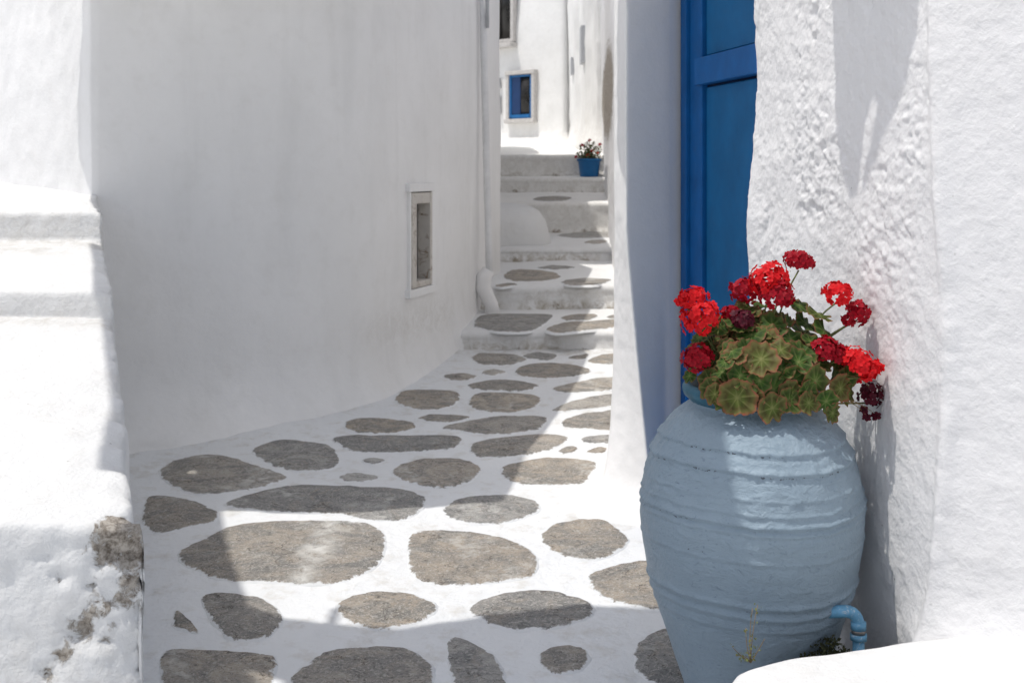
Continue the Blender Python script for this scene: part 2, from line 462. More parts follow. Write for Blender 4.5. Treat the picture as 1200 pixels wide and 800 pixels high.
def stone_mesh(poly, c, b, zf, dome=.007, nseg=60, lime=0.):
    """paving slab from its outline (picture outline laid on the real sloping surface z = b*y - c)"""
    P = []
    for u, v in poly:
        y = c / ((v - HV) / F + b); P.append(((u - 600) / F * y, y))
    P = np.array(P)
    cl = np.vstack([P[-1:], P, P[:2]])
    Q = catmull(cl, 8)[8:-8]
    Q = .5 * Q + .5 * resample(np.vstack([P, P[:1]]), 1e9 if False else .001)[np.linspace(0, 1e9, len(Q)).astype(np.int64) * 0] if False else Q
    Q = resample(np.vstack([Q, Q[:1]]), 1.0 * np.linalg.norm(np.diff(np.vstack([Q, Q[:1]]), axis=0), axis=1).sum() / nseg)[:-1]
    n = len(Q); cen = Q.mean(0)
    ang = np.arange(n)
    size = np.sqrt(abs(.5 * np.sum(Q[:, 0] * np.roll(Q[:, 1], -1) - np.roll(Q[:, 0], -1) * Q[:, 1])))
    d = Q - cen; L = np.linalg.norm(d, axis=1)[:, None]; dn = d / L
    Q = Q + dn * (fbm(Q[:, 0], Q[:, 1], 0 * Q[:, 0], 13, 3, 31) * .014 + fbm(Q[:, 0], Q[:, 1], 0 * Q[:, 0], 55, 3, 41) * .006)[:, None]
    rings = [(1.0, .016, -.012, 1.25), (1.0, .008, -.001, 1.05), (1.0, .001, .003, .95), (1.0, -.008, .006, .82), (.86, 0, dome, .6), (.6, 0, dome, .3), (.3, 0, dome, .1)]
    V, A = [], []
    for s, off, h, e in rings:
        q = cen + (Q - cen) * s + dn * off
        zz = zf(q[:, 0], q[:, 1]) + h + (fbm(q[:, 0], q[:, 1], 0 * q[:, 0], 18, 3, 77) * .0025 if h > 0 else 0)
        V.append(np.column_stack([q, zz])); A.append(np.full(n, e))
    V = np.vstack(V + [np.array([[cen[0], cen[1], float(zf(cen[0], cen[1])) + dome]])]); A = np.concatenate(A + [[0.]])
    k = len(rings); Fc = []
    for i in range(k - 1):
        for j in range(n):
            j2 = (j + 1) % n; Fc.append((i * n + j, i * n + j2, (i + 1) * n + j2, (i + 1) * n + j))
    for j in range(n): Fc.append(((k - 1) * n + j, (k - 1) * n + (j + 1) % n, len(V) - 1))
    ar = .5 * np.sum(Q[:, 0] * np.roll(Q[:, 1], -1) - np.roll(Q[:, 0], -1) * Q[:, 1])
    if ar < 0: Fc = [f[::-1] for f in Fc]
    o3 = np.array([cen[0], cen[1], float(zf(cen[0], cen[1]))])
    lm = np.full(len(V), float(lime)) if np.isscalar(lime) else lime(V)
    return V - o3, Fc, {'edge': A, 'lime': lm}, o3
def stone(poly, parent, c=GC, b=GB, zf=gz, lime=0., **k):
    V, Fc, A, o3 = stone_mesh(poly, c, b, zf, lime=lime, **k)
    o = obj('paving_stone', V, Fc, M_stone, parent, A)
    o.location = o3 - np.array(parent.matrix_world.translation if parent.parent is None else parent.location)
    return o
def lime_line(V):   # old mortar line across the big cracked slab
    a = at(388, 612, 5.45); b_ = at(352, 686, 4.8)
    p, q = a[:2], b_[:2]; d = (q - p) / np.linalg.norm(q - p)
    r = (V[:, :2] - p); t = np.abs(r[:, 0] * d[1] - r[:, 1] * d[0])
    return 1.25 * np.exp(-(t / .036) ** 2)
STONES = [
 [(190,549),(205,540),(250,532),(300,545),(337,560),(300,571),(240,580),(205,571),(190,560)],
 [(295,528),(320,517),(345,515),(385,523),(398,540),(385,549),(350,552),(315,543)],
 [(168,600),(175,582),(205,583),(240,593),(257,606),(225,617),(185,625),(172,615)],
 [(265,590),(300,577),(350,568),(420,571),(470,574),(497,584),(490,600),(470,611),(430,611),(400,603),(350,601),(290,597)],
 [(207,650),(240,630),(280,615),(350,611),(420,613),(447,625),(452,645),(440,665),(410,680),(370,686),(330,684),(280,683),(240,672)],
 [(237,705),(255,696),(290,698),(315,705),(328,725),(318,742),(290,750),(262,742)],
 [(206,717),(216,722),(232,740),(205,736)],
 [(193,763),(250,762),(310,766),(321,775),(316,800),(306,830),(200,832),(192,800)],
 [(343,800),(360,775),(390,762),(440,757),(480,760),(500,775),(507,800),(500,825),(350,825)],
 [(395,712),(405,703),(435,694),(470,694),(500,702),(511,711),(500,724),(470,734),(435,736),(405,726)],
 [(477,640),(485,626),(510,622),(560,624),(600,633),(625,648),(631,660),(620,674),(590,681),(540,686),(500,682),(482,668)],
 [(555,710),(575,699),(610,692),(650,693),(685,703),(695,712),(690,722),(655,733),(610,737),(580,732),(558,722)],
 [(635,628),(650,614),(680,609),(710,613),(735,630),(733,642),(715,652),(690,656),(660,651),(640,640)],
 [(690,680),(700,670),(730,662),(765,660),(800,668),(820,700),(780,716),(740,711),(705,700)],
 [(743,765),(755,748),(780,738),(810,750),(830,790),(800,810),(770,800),(750,790)],
 [(632,765),(645,757),(665,756),(685,762),(688,775),(675,786),(650,788),(635,778)],
 [(524,750),(545,749),(575,765),(590,790),(600,830),(545,830),(530,790)],
 [(519,596),(540,584),(580,580),(620,583),(633,592),(625,602),(590,612),(545,612),(525,606)],
 [(460,550),(475,542),(510,537),(545,540),(562,550),(555,562),(530,571),(500,571),(470,562)],
 [(588,555),(600,545),(640,538),(690,540),(698,551),(685,565),(650,569),(605,567)],
 [(550,525),(565,517),(600,512),(640,509),(665,514),(650,526),(610,536),(570,537),(555,532)],
 [(390,514),(420,511),(480,511),(530,512),(541,518),(525,527),(470,530),(420,529),(400,523)],
 [(404,497),(420,491),(455,491),(487,497),(475,506),(430,508),(410,504)],
 [(464,470),(470,460),(490,458),(535,460),(530,475),(500,481),(475,477)],
 [(520,502),(540,495),(580,488),(620,487),(641,491),(630,503),(590,509),(550,508)],
 [(492,490),(515,486),(550,488),(535,494),(505,495)],
 [(550,468),(560,461),(600,460),(632,464),(628,475),(600,483),(565,481),(552,475)],
 [(549,452),(570,446),(600,445),(630,451),(615,457),(580,457),(560,456)],
 [(648,456),(665,450),(700,444),(730,443),(730,456),(690,460),(665,461)],
 [(648,481),(665,472),(700,465),(730,463),(730,474),(690,480),(655,483)],
 [(657,497),(680,487),(732,481),(732,503),(680,503)],
 [(682,515),(700,511),(730,511),(730,520),(690,520)],
 [(652,530),(668,524),(677,527),(665,532)],
 [(686,531),(700,526),(716,527),(705,532)],
 [(553,421),(565,415),(600,416),(616,422),(600,428),(565,428)],
 [(612,418),(630,414),(652,417),(645,423),(622,422)],
 [(666,420),(688,416),(685,421),(670,422)],
 [(688,424),(705,417),(730,415),(730,426),(700,427)],
 [(603,434),(620,428),(650,426),(690,433),(680,440),(645,443),(612,441)],
 [(520,441),(540,438),(558,441),(545,446),(530,446)],
 [(566,436),(580,433),(592,436),(575,440)],
 [(397,558),(415,554),(443,558),(435,564),(405,563)],
 [(424,539),(438,536),(452,539),(436,543)],
]
for i, s in enumerate(STONES):
    stone(s, pave, lime=(lime_line if i == 4 else (.55 if i in (41, 42, 40) else 0.)))

# steps climbing the lane: (y, z) at the nose, (y, z) at the back of the tread
TREADS = [(9.0, -1.165, 10.05, -1.123), (10.05, -.936, 11.9, -.862), (11.9, -.739, 13.55, -.673), (13.55, -.346, 15.5, -.268), (15.5, -.086, 15.95, -.06), (15.9, .20, 25.5, .56)]
STEPST = {0: [[(555,380),(570,369),(640,369),(645,375),(625,387),(590,389),(565,385)], [(657,373),(675,369),(700,370),(690,376),(665,376)], [(641,385),(660,379),(690,377),(728,375),(728,382),(690,388),(660,391),(645,390)], [(712,372),(728,368),(728,373),(716,374)]],
 1: [[(590,325),(600,317),(630,317),(656,323),(645,329),(605,330)], [(630,314),(650,311.5),(674,314),(660,316),(640,316)], [(658,332),(670,328),(700,327),(716,329.5),(700,335),(670,336)], [(580,334),(592,332),(606,333),(590,336)]],
 2: [[(652,276),(680,273),(728,272),(728,277),(685,279.5)], [(684,284),(700,281.5),(712,283),(700,286.5)]],
 3: [[(624,233.5),(640,231),(662,231),(670,233),(655,236),(632,236)]]}
stairs = empty('lane_stairs', (0, 9, -1.3), kind='structure')
for k, (y0, z0, y1, z1) in enumerate(TREADS):
    prev = -1.32 if k == 0 else TREADS[k - 1][3]
    r = .05; h = z0 - prev
    prof = [(y0 + .02, prev - .25), (y0 - .035, prev - .01), (y0 - .012, prev + .02), (y0, prev + .05)]
    for q in np.linspace(.12, 1, 7)[:-1]: prof.append((y0 + .006 * q, prev + .05 + (h - r - .05) * q))
    for a in np.linspace(0, math.pi / 2, 6): prof.append((y0 + r - r * math.cos(a), z0 - r + r * math.sin(a)))
    bsl = (z1 - z0) / (y1 - y0)
    nt_ = max(4, min(60, int((y1 - y0) / .05)))
    for q in np.linspace(0, 1, nt_)[1:]:
        yy = y0 + r + (y1 + .12 - y0 - r) * q; prof.append((yy, z0 + bsl * (yy - y0 - r)))
    prof = np.array(prof)
    xs = np.arange(-1.6 if k < 3 else -2.5, 2.2, .045)
    X = np.repeat(xs[:, None], len(prof), 1); Yp = np.repeat(prof[None, :, 0], len(xs), 0); Zp = np.repeat(prof[None, :, 1], len(xs), 0)
    Yw = Yp + (.035 if k == 0 else .065) * fbm(X, X * 0, X * 0 + k * 3.1, 1.3, 3, 50 + k) + .010 * fbm(X, Yp, Zp, 9, 3, 60)
    Zw = Zp + .012 * fbm(X, Yp * .5, X * 0 + k, 2.2, 3, 70 + k) + .004 * fbm(X, Yp, Zp, 14, 3, 61)
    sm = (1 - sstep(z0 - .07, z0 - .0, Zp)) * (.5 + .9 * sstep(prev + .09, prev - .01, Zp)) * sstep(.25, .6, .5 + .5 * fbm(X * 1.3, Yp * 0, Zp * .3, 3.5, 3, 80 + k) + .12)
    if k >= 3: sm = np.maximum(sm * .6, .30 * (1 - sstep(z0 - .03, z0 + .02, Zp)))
    dr = np.zeros_like(X)
    for xx, ww in ((.02 + .3 * (k % 2), .07), (.33, .05), (.75, .06), (.52, .04)):
        dr = np.maximum(dr, .62 * np.exp(-((X - xx * y0 / 9) / ww) ** 2) * sstep(prev + .10, prev - .0, Zp))
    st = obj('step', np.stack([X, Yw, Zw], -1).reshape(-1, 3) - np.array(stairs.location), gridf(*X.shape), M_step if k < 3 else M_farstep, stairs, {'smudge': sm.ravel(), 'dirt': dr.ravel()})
    for poly in STEPST.get(k, []):
        c = -(z0 - bsl * (y0 + r))
        zf = lambda x, y, c=c, b=bsl, k=k: -c + b * np.asarray(y) + .012 * fbm(x, np.asarray(y) * .5, 0 * np.asarray(x) + k, 2.2, 3, 70 + k) + .004 * fbm(x, y, -c + b * np.asarray(y), 14, 3, 61)
        V, Fc, A, o3 = stone_mesh(poly, c, bsl, zf, nseg=44, lime=.35 if k == 2 else 0.)
        so_ = obj('paving_stone', V, Fc, M_stone, st, A); so_.location = o3 - np.array(stairs.location)

# ------------------------------------------------------------------ walls
def prism(path, zs, disp, flare=None, hole=None, attrf=None, cap=True):
    """closed footprint (counter-clockwise) -> wall skin with relief pushed along its normal"""
    P = np.asarray(path, float); n = len(P)
    T = np.roll(P, -1, 0) - np.roll(P, 1, 0); T /= np.linalg.norm(T, axis=1)[:, None] + 1e-9
    N = np.stack([T[:, 1], -T[:, 0]], 1)
    zs = np.asarray(zs, float); m = len(zs)
    X = np.repeat(P[:, 0:1], m, 1); Y = np.repeat(P[:, 1:2], m, 1); Z = np.repeat(zs[None], n, 0)
    d = disp(X, Y, Z) + (flare(X, Y, Z) if flare else 0)
    W = np.stack([X + N[:, 0:1] * d, Y + N[:, 1:2] * d, Z], -1)
    Fc = gridf(n, m, True)
    if hole is not None:
        i, j = np.meshgrid(np.arange(n), np.arange(m - 1), indexing='ij'); i2 = (i + 1) % n
        mx = (X[i, j] + X[i2, j]) / 2; my = (Y[i, j] + Y[i2, j]) / 2; mz = (Z[i, j] + Z[i, j + 1]) / 2
        keep = ~hole(mx, my, mz).reshape(-1); Fc = Fc[keep]
    Fc = [tuple(f) for f in Fc]
    if cap: Fc.append(tuple(i * m + m - 1 for i in range(n)))
    at_ = attrf(X, Y, Z) if attrf else {}
    return W.reshape(-1, 3), Fc, {k: np.asarray(v).ravel() for k, v in at_.items()}
def route(segs):
    out = []
    for pts, d in segs:
        r = resample(pts, d); out.append(r[:-1])
    return np.vstack(out)

# left house: shaded bulging wall along the lane, sunlit wall at the head of the side stairs
LW = catmull([(-2.28, 6.72), (-1.98, 6.86), (-1.50, 7.09), (-1.06, 7.42), (-.79, 7.83), (-.46, 8.84), (-.27, 9.87), (-.15, 10.75), (-.112, 11.05)], 14)
lh = empty('left_house', (-2, 10, -1.7), 'white house with the large shaded wall bulging along the left of the lane', 'house')
WX0, WY0, WX1, WY1 = -.661, 8.10, -.548, 8.48      # window jambs on the wall line
wz0, wz1 = -.785, -.135
path = route([([(-4.6, 8.6), (-2.28, 6.72)], .02), (LW, .04), ([(-.112, 11.05), (-.16, 11.25), (-.3, 11.6), (-.35, 15.2)], .3), ([(-.35, 15.2), (-4.6, 15.2), (-4.6, 8.6)], .6)])
def lh_disp(X, Y, Z): return .020 * fbm(X, Y, Z, .9, 2, 101) + .005 * fbm(X, Y, Z, 4.5, 3, 102) + np.where(X < -2.30, .010 * fbm(X, Y, Z, 13, 4, 103), 0)
def lh_flare(X, Y, Z):
    g_ = gz0(X, Y) + np.where(Y > 9, .15, 0) + np.where(Y > 10.05, .2, 0)
    t = np.clip(1 - (Z - g_) / .42, 0, 1.4)
    amp = np.interp(X, [-2.4, -1.9, -1.4, -.8, -.4, -.25], [.30, .30, .13, .10, .04, .0])
    return np.where(Y < 10.2, amp * t ** 3, 0)
zs = np.concatenate([np.arange(-1.9, wz0 - .02, .045), [wz0], np.arange(wz0 + .04, wz1 - .02, .045), [wz1], np.arange(wz1 + .045, 1.58, .045), [1.58]])
hole = lambda x, y, z: (y > WY0 - .0) & (y < WY1 + .0) & (x > -.9) & (x < -.4) & (z > wz0) & (z < wz1)
W, Fc, A = prism(path, zs, lh_disp, lh_flare, hole, lambda X, Y, Z: {'smudge': .35 * np.exp(-((X + .62) / .28) ** 2 - ((Z + 1.0) / .12) ** 2) * (Y < 9)})
lwall = obj('wall', local(W, lh), Fc, M_wall, lh, A)
# window deep in that wall
def wall_frame(p0, p1):
    p0 = np.array(p0, float); p1 = np.array(p1, float); t = (p1 - p0) / np.linalg.norm(p1 - p0); n = np.array([t[1], -t[0]])
    return lambda a, d, z: np.array([p0[0] + t[0] * a + n[0] * d, p0[1] + t[1] * a + n[1] * d, z])
def wf_box(o, a0, a1, d0, d1, z0, z1, Fm, par): 
    V, f = box(a0, a1, d0, d1, z0, z1, Fm); return local(V, par), f
Lw = math.hypot(WX1 - WX0, WY1 - WY0)
Fm = wall_frame((WX0, WY0), (WX1, WY1))
V, f = join([box(-.05, Lw + .05, -.15, -.13, wz0 - .05, wz1 + .05, Fm)])
lwin = obj('window', local(V, lh), f, M_board, lh)
V, f = join([box(-.02, .004, -.14, .002, wz0 - .03, wz1 + .03, Fm), box(Lw - .004, Lw + .02, -.14, .001, wz0 - .03, wz1 + .03, Fm), box(-.045, Lw + .045, -.14, .011, wz1 - .005, wz1 + .05, Fm), box(-.045, Lw + .045, -.14, .013, wz0 - .05, wz0 + .005, Fm)])
rv = obj('window_surround', np.array(V) - np.array(lh.location), f, M_wall, lwin); bevel(rv, .004)
V, f = join([box(.006, .090, -.09, .008, wz0 + .01, wz1 - .01, Fm), box(Lw - .045, Lw - .006, -.09, .006, wz0 + .01, wz1 - .01, Fm), box(.092, Lw - .047, -.088, .004, wz1 - .085, wz1 - .012, Fm), box(.092, Lw - .047, -.088, .005, wz0 + .008, wz0 + .05, Fm)])
fr = obj('window_frame', np.array(V) - np.array(lh.location), f, M_wood, lwin); bevel(fr, .006)
V, f = box(-.015, Lw + .03, -.01, .010, wz0 - .045, wz0 - .015, Fm); bevel(obj('window_sill', local(V, lh), f, M_wood, lwin), .012)
# unseen slab added to shade the lane, outlined back from the shadow edge
zr = 1.50
edge = [(-1.33, 5.62), (-.95, 5.57), (-.615, 5.57), (-.255, 5.68), (-.04, 5.72), (.03, 6.08), (.066, 6.39), (.19, 6.9), (.313, 7.43), (.44, 8.09), (.545, 8.8)]
E = [sun_to((x, y, float(gz0(x, y))), zr)[:2] for x, y in edge]
poly = E + [(-.5, 9.3), (-1.6, 8.2), (-2.2, 7.0), (-2.28, 6.72), (-2.84, 6.68), (-2.77, 6.4), (-2.57, 5.9)]
V, f = flat(poly, zr - .09, zr)
obj('lane_shade_slab', local(V, lh), f, M_far, lh, smooth=False)
V, f = slab([(-.2, 11.3), (-.2, 13.42), (.2, 13.6), (.2, 15.75), (-.48, 15.95), (-.55, 16.2), (-3, 16.2), (-3, 11.3)], 2.605, 2.68, .02, 2, .1, .002, 3)  # unseen slab added and outlined to shade the upper steps
obj('step_shade_slab', local(V, lh), f, M_far, lh)
# upper storey behind
V, f = slab([(-4.4, 11.3), (-.75, 11.3), (-.75, 15), (-4.4, 15)], 1.57, 2.6, .03, 2, .3, .004, 5)
obj('upper_storey', local(V, lh), f, M_far, lh)

# side stairs in the left foreground
ss = empty('side_stairs', (-2, 4.5, -1.7), 'sunlit whitewashed side stairs with a chipped front corner in the left foreground', 'stairs')
EDGE = [(3.2, 155, -.905), (5.0, 128, -.586), (5.02, 128, -.49), (6.05, 117, -.346), (6.07, 117, -.196), (7.16, 108, -.073)]
def edgeX(y):
    return np.interp(y, [3.0, 3.2, 4.0, 5.0, 6.05, 7.2], [(157 - 600) / F * 3.0, (155 - 600) / F * 3.2, (143 - 600) / F * 4.0, (130 - 600) / F * 5.0, (119 - 600) / F * 6.05, (108 - 600) / F * 7.2])
prof = [(3.10, -2.0), (3.115, -1.6), (3.13, -1.3), (3.145, -1.1), (3.155, -1.0)]
def nose(y, z, r, n=6): return [(y + r - r * math.cos(a), z - r + r * math.sin(a)) for a in np.linspace(.1, math.pi / 2, n)]
prof += nose(3.16, -.905, .032)
prof += [(3.2 + (5.0 - 3.2) * t, -.905 + (.905 - .586) * t) for t in np.linspace(.04, .99, 34)]
prof += [(5.0, -.60), (5.006, -.55)] + nose(5.015, -.49, .018)
prof += [(5.05 + 1.0 * t, -.49 + .144 * t) for t in np.linspace(.03, .97, 18)] + [(6.05, -.335), (6.06, -.27)] + nose(6.065, -.196, .03)
prof += [(6.13 + 2.4 * t, -.196 + .26 * t) for t in np.linspace(.03, 1, 18)]
prof = resample(np.array(prof), .014)
nx = 150; tt = np.concatenate([1 - np.linspace(0, 1, nx) ** 1.0])
X = np.zeros((nx, len(prof))); Yg = np.repeat(prof[None, :, 0], nx, 0); Zg = np.repeat(prof[None, :, 1], nx, 0)
ex = edgeX(prof[:, 0])
X = -4.2 + (ex[None] + 4.2) * np.linspace(0, 1, nx)[:, None] ** .75
wob = .03 * fbm(X, Yg * 0, Zg, 1.2, 3, 200)
rl = fbm(X, Yg, Zg, 11, 5, 201)
frontm = sstep(3.22, 3.15, Yg)
Yn = Yg + wob * frontm - frontm * (.008 * rl + .006 * fbm(X, Yg, Zg, 30, 4, 211, .6) + .03 * fbm(X, Yg, Zg, 3.2, 3, 207))
Zn = Zg + (1 - frontm) * (.005 * rl + .0020 * fbm(X, Yg, Zg, 34, 4, 212, .6) + .010 * fbm(X, Yg, Zg, 2.4, 3, 202))
# rounded, chipped right-hand edge
ed = np.exp(-(ex[None] - X) / .035)
Zn -= .035 * ed * (1 - frontm) * (.6 + .6 * vn(Yg * 14, X * 0, X * 0, 3))
Yn += .035 * ed * frontm
rag = (.016 * fbm(Yg * 0 + prof[None, :, 0], Zg, 0 * Zg, 16, 4, 203)) 
X = X + rag * np.linspace(0, 1, nx)[:, None] ** 6
# side face: drops from the edge to the lane
ns = 26
sx, sy, sz = [], [], []
for q in np.linspace(0, 1, ns)[1:]:
    zz = Zn[-1] + (np.minimum(-1.95, Zn[-1]) - Zn[-1]) * q
    hh = (Zn[-1] - zz)
    out = .006 * (1 - np.exp(-hh / .03)) + .003 * hh
    sx.append(X[-1] + out + .006 * fbm(prof[:, 0], zz, 0 * zz, 9, 4, 205)); sy.append(Yn[-1] + .0 * hh); sz.append(zz)
Xa = np.vstack([X, np.array(sx)]); Ya = np.vstack([Yn, np.array(sy)]); Za = np.vstack([Zn, np.array(sz)])
def blob(x, z, X, Z, r, ax=1.): return np.exp(-(((X - x) / (r * ax)) ** 2 + ((Z - z) / r) ** 2))
fm = np.where(Ya < 3.24, 1., 0.)
kk = 3.15 / F
dirt = np.zeros_like(Xa)
for (u, v, r, s) in ((128, 638, 34, 1.0), (146, 660, 22, .95), (146, 690, 20, .72), (138, 705, 16, .66), (116, 715, 22, .66), (90, 742, 20, .78), (100, 725, 16, .66), (70, 772, 16, .6), (120, 755, 12, .58), (48, 655, 8, .5), (152, 720, 12, .6), (112, 665, 14, .58), (55, 790, 12, .6), (66, 680, 9, .55), (104, 690, 8, .6), (80, 765, 9, .6), (128, 735, 12, .5), (150, 620, 14, .9)):
    dirt = np.maximum(dirt, s * blob((u - 600) * kk, (HV - v) * kk, Xa, Za, r * kk))
dirt = dirt * fm
Ya = Ya + fm * .022 * dirt * (1 + 1.6 * fbm(Xa, Za, 0 * Xa, 30, 3, 209))
sm = fm * .35 * sstep(-1.0, -1.4, Za) + (1 - fm) * .5 * np.maximum(np.exp(-((Ya - 4.93) / .07) ** 2), np.exp(-((Ya - 6.0) / .09) ** 2))
sm = np.maximum(sm, (1 - fm) * .5 * np.exp(-(((Xa + 2.3) / .25) ** 2 + ((Ya - 5.85) / .15) ** 2)))
obj('stair_body', np.stack([Xa, Ya, Za], -1).reshape(-1, 3) - np.array(ss.location), gridf(*Xa.shape), M_step, ss, {'dirt': dirt.ravel(), 'smudge': sm.ravel()})

# right house
rh = empty('right_house', (1.6, 6, -1.7), 'white house on the right with rough plaster, a pillar and a recessed blue door', 'house')
def wl(y): return 1.9 - .2 * y                       # outer face line
path = route([([(4.6, 17.6), (1.27, 17.6)], .5), ([(1.27, 17.6), (.83, 9.5), (.66, 6.7), (.66, 6.05), (.92, 6.05), (.86, 5.93)], .10), ([(.86, 5.93), (1.045, 4.86)], .12), ([(1.045, 4.86), (.945, 4.845), (.932, 4.81)], .02), ([(.932, 4.81), (1.203, 3.49)], .0065), ([(1.203, 3.49), (1.40, 3.30), (1.62, 3.10)], .012), ([(1.62, 3.10), (2.4, 2.5), (4.6, 2.5), (4.6, 17.6)], .4)])
# soften the plan ridge
for _ in range(6): path = np.where(((path[:, 1] < 4.95) & (path[:, 1] > 3.0))[:, None], .25 * np.roll(path, 1, 0) + .5 * path + .25 * np.roll(path, -1, 0), path)
def rh_disp(X, Y, Z):
    vis = (Y < 4.95) & (Y > 2.9) & (X < 2)
    r1 = 1 - np.abs(fbm(X, Y, Z, 10, 5, 301, .6)) * 2.4
    r2 = fbm(X, Y, Z * 1.2, 42, 3, 302, .65)
    r3 = fbm(X, Y, Z, 15, 5, 309, .6)
    patch = sstep(-.2, .25, fbm(X, Y, Z, 2.6, 4, 303) + .05)
    smo = sstep(3.50, 3.62, Y)                        # right of the ridge the plaster is smoother
    rough = .0062 * r2 * (.45 + .9 * patch) + .006 * r3 * (.4 + patch) + .0035 * r1 * patch - .012 * sstep(.22, .34, fbm(X, Y, Z, 6, 4, 304)) * patch
    low = sstep(-.75, -.2, Z) * .75 + .25
    d = rough * (smo * low + .13 * (1 - smo)) + .016 * fbm(X, Y, Z, 1.5, 2, 305) + .005 * fbm(X, Y, Z, 6, 4, 315, .6)
    d += .016 * np.exp(-((Y - 3.50 - .03 * np.sin(Z * 3)) / .022) ** 2) * (1 + .8 * fbm(X, Y, Z, 8, 3, 306))
    zz = np.array([-.5, -.35, -.2, -.09, .09, .35, .66]); uu = np.array([881, 879, 875, 877, 882, 887, 884])
    d += np.exp(-((Y - 4.82) / .08) ** 2) * (-(np.interp(Z, zz, uu) - 882) / F * 4.82)
    # cove to the ledge
    d += .05 * np.clip(1 - (Z + 1.30) / .22, 0, 1.2) ** 2.5 * (1 - sstep(3.4, 3.75, Y))
    return np.where(vis, d, .02 * fbm(X, Y, Z, 1.5, 3, 307) + .01 * fbm(X, Y, Z, 8, 3, 308))
zs = np.concatenate([np.arange(-1.9, .75, .0065), np.arange(.78, 2.4, .08)])
W, Fc, A = prism(path, zs, rh_disp, None, None, lambda X, Y, Z: {'dirt': np.where(Y > 9, 1.2 * np.exp(-((Y - 14.2) / 2.8) ** 4 - ((Z - .85) / (.55 - .05 * np.abs(Y - 13.5))) ** 2), 0)})
# keep only useful density behind: the far stretch of the same skin is already coarse in plan
obj('wall', local(W, rh), Fc, M_rough, rh, A)

# pillar between lane and door
zs = np.arange(-1.75, 1.2, .012)
cols = []
for z in zs:
    t = float(np.clip((-.25 - z) / 1.28, 0, 1.1))
    uA = 719.5 - 2 * t - 18 * t ** 5; uB = 733 + 33 * t ** 1.25
    YA = 5.92 - .32 * t ** 3; YB = 5.70 - .22 * t ** 2
    q = [((640 - 600) / F * 6.9 + .38, 6.9), ((uA + 1 - 600) / F * (YA + .25) + .03, YA + .25), ((uA - 600) / F * YA, YA), ((uB - 600) / F * YB, YB), ((780 - 600) / F * 5.82, 5.82), ((803 - 600) / F * 5.89, 5.89), (.95, 5.99)]
    q = np.array(q); out = []
    for k, nseg in enumerate((6, 10, 22, 22, 8, 6)):
        for s in range(nseg): out.append(q[k] + (q[k + 1] - q[k]) * s / nseg)
    out.append(q[-1]); out = np.array(out)
    for _ in range(2): out[1:-1] = .25 * out[:-2] + .5 * out[1:-1] + .25 * out[2:]
    cols.append(out)
C = np.array(cols)                                    # z, s, 2
Tn = np.gradient(C, axis=1); Tn /= np.linalg.norm(Tn, axis=2)[..., None]; Nn = np.stack([Tn[..., 1], -Tn[..., 0]], -1)
Zc = np.repeat(zs[:, None], C.shape[1], 1)
left = np.zeros(C.shape[1]); left[8:42] = 1.; left = np.convolve(left, np.ones(7) / 7, 'same')
d = .004 * fbm(C[..., 0], C[..., 1], Zc, 3, 3, 401) + left[None] * (.008 * fbm(C[..., 0], C[..., 1], Zc, 6, 3, 402) * sstep(-1.0, 0., Zc) + .0035 * fbm(C[..., 0], C[..., 1], Zc, 24, 4, 403))
d[:, 36:] *= .35
d += .12 * np.clip((-1.38 - Zc) / .17, 0, 1.3) ** 2
P3 = np.concatenate([C + Nn * d[..., None], Zc[..., None]], -1)
blue = np.zeros(C.shape[1]); blue[62:] = .16
obj('pillar', P3.reshape(-1, 3) - np.array(rh.location), gridf(*Zc.shape, flip=True), M_pill, rh, {'blue': np.repeat(blue[None], len(zs), 0).ravel()})
# door
dl = math.hypot(1.0, .2); Fd = wall_frame((2.0 - .2 * 6.0, 6.0), (2.0 - .2 * 4.85, 4.85))
def DY(u):                                            # distance along door line where the door is seen at picture column u
    y = 2.0 / ((u - 600) / F + .2); return (6.0 - y) * dl
D0, D1 = DY(803) + .035, 1.17
a1, a2 = DY(810), DY(828)
V, f = box(D0 - .03, D1, -.045, -.012, -1.60, 1.05, Fd)
door = obj('door', local(V, rh), f, M_blued, rh)
def dpart(name, a0, a1_, d0, d1, z0, z1, m=M_bluef):
    V, f = box(a0, a1_, d0, d1, z0, z1, Fd); o = obj(name, local(V, rh), f, m, door); return bevel(o, .004)
zr0, zr1 = (HV - 101) / F * 5.68, (HV - 70) / F * 5.68
dpart('door_frame', D0 - .005, D0 + .07, -.02, .034, -1.58, 1.05)
dpart('door_stile', D0 + .077, D0 + .235, -.02, .016, -1.55, 1.0)
dpart('door_rail', D0 + .2, D1, -.02, .040, zr0, zr1)
dpart('door_rail', D0 + .237, D1, -.02, .030, -1.55, -1.38)
dpart('door_rail', D0 + .237, D1, -.02, .030, .90, 1.0)
dpart('door_panel', D0 + .249, D1, -.02, -.001, -1.375, zr0 - .012, M_bluep)
dpart('door_panel', D0 + .249, D1, -.02, -.001, zr1 + .012, .895, M_bluep)
V, f = box(D0 - .05, D1 + .05, -.3, .10, 1.052, 1.46, Fd); bevel(obj('lintel', local(V, rh), f, M_pill, rh), .02)
V, f = slab([(.0, 4.84), (.0, 5.76), (1.3, 5.76), (1.3, 4.84)], 1.47, 1.56, .02, 2, .1, .002, 4); obj('door_shade_slab', local(V, rh), f, M_far, rh)  # slab added above the view to keep sun off the door
V, f = box(D0 - .12, D1 + .02, -.1, .16, -1.75, -1.585, Fd); bevel(obj('door_sill', local(V, rh), f, M_step, rh), .02)
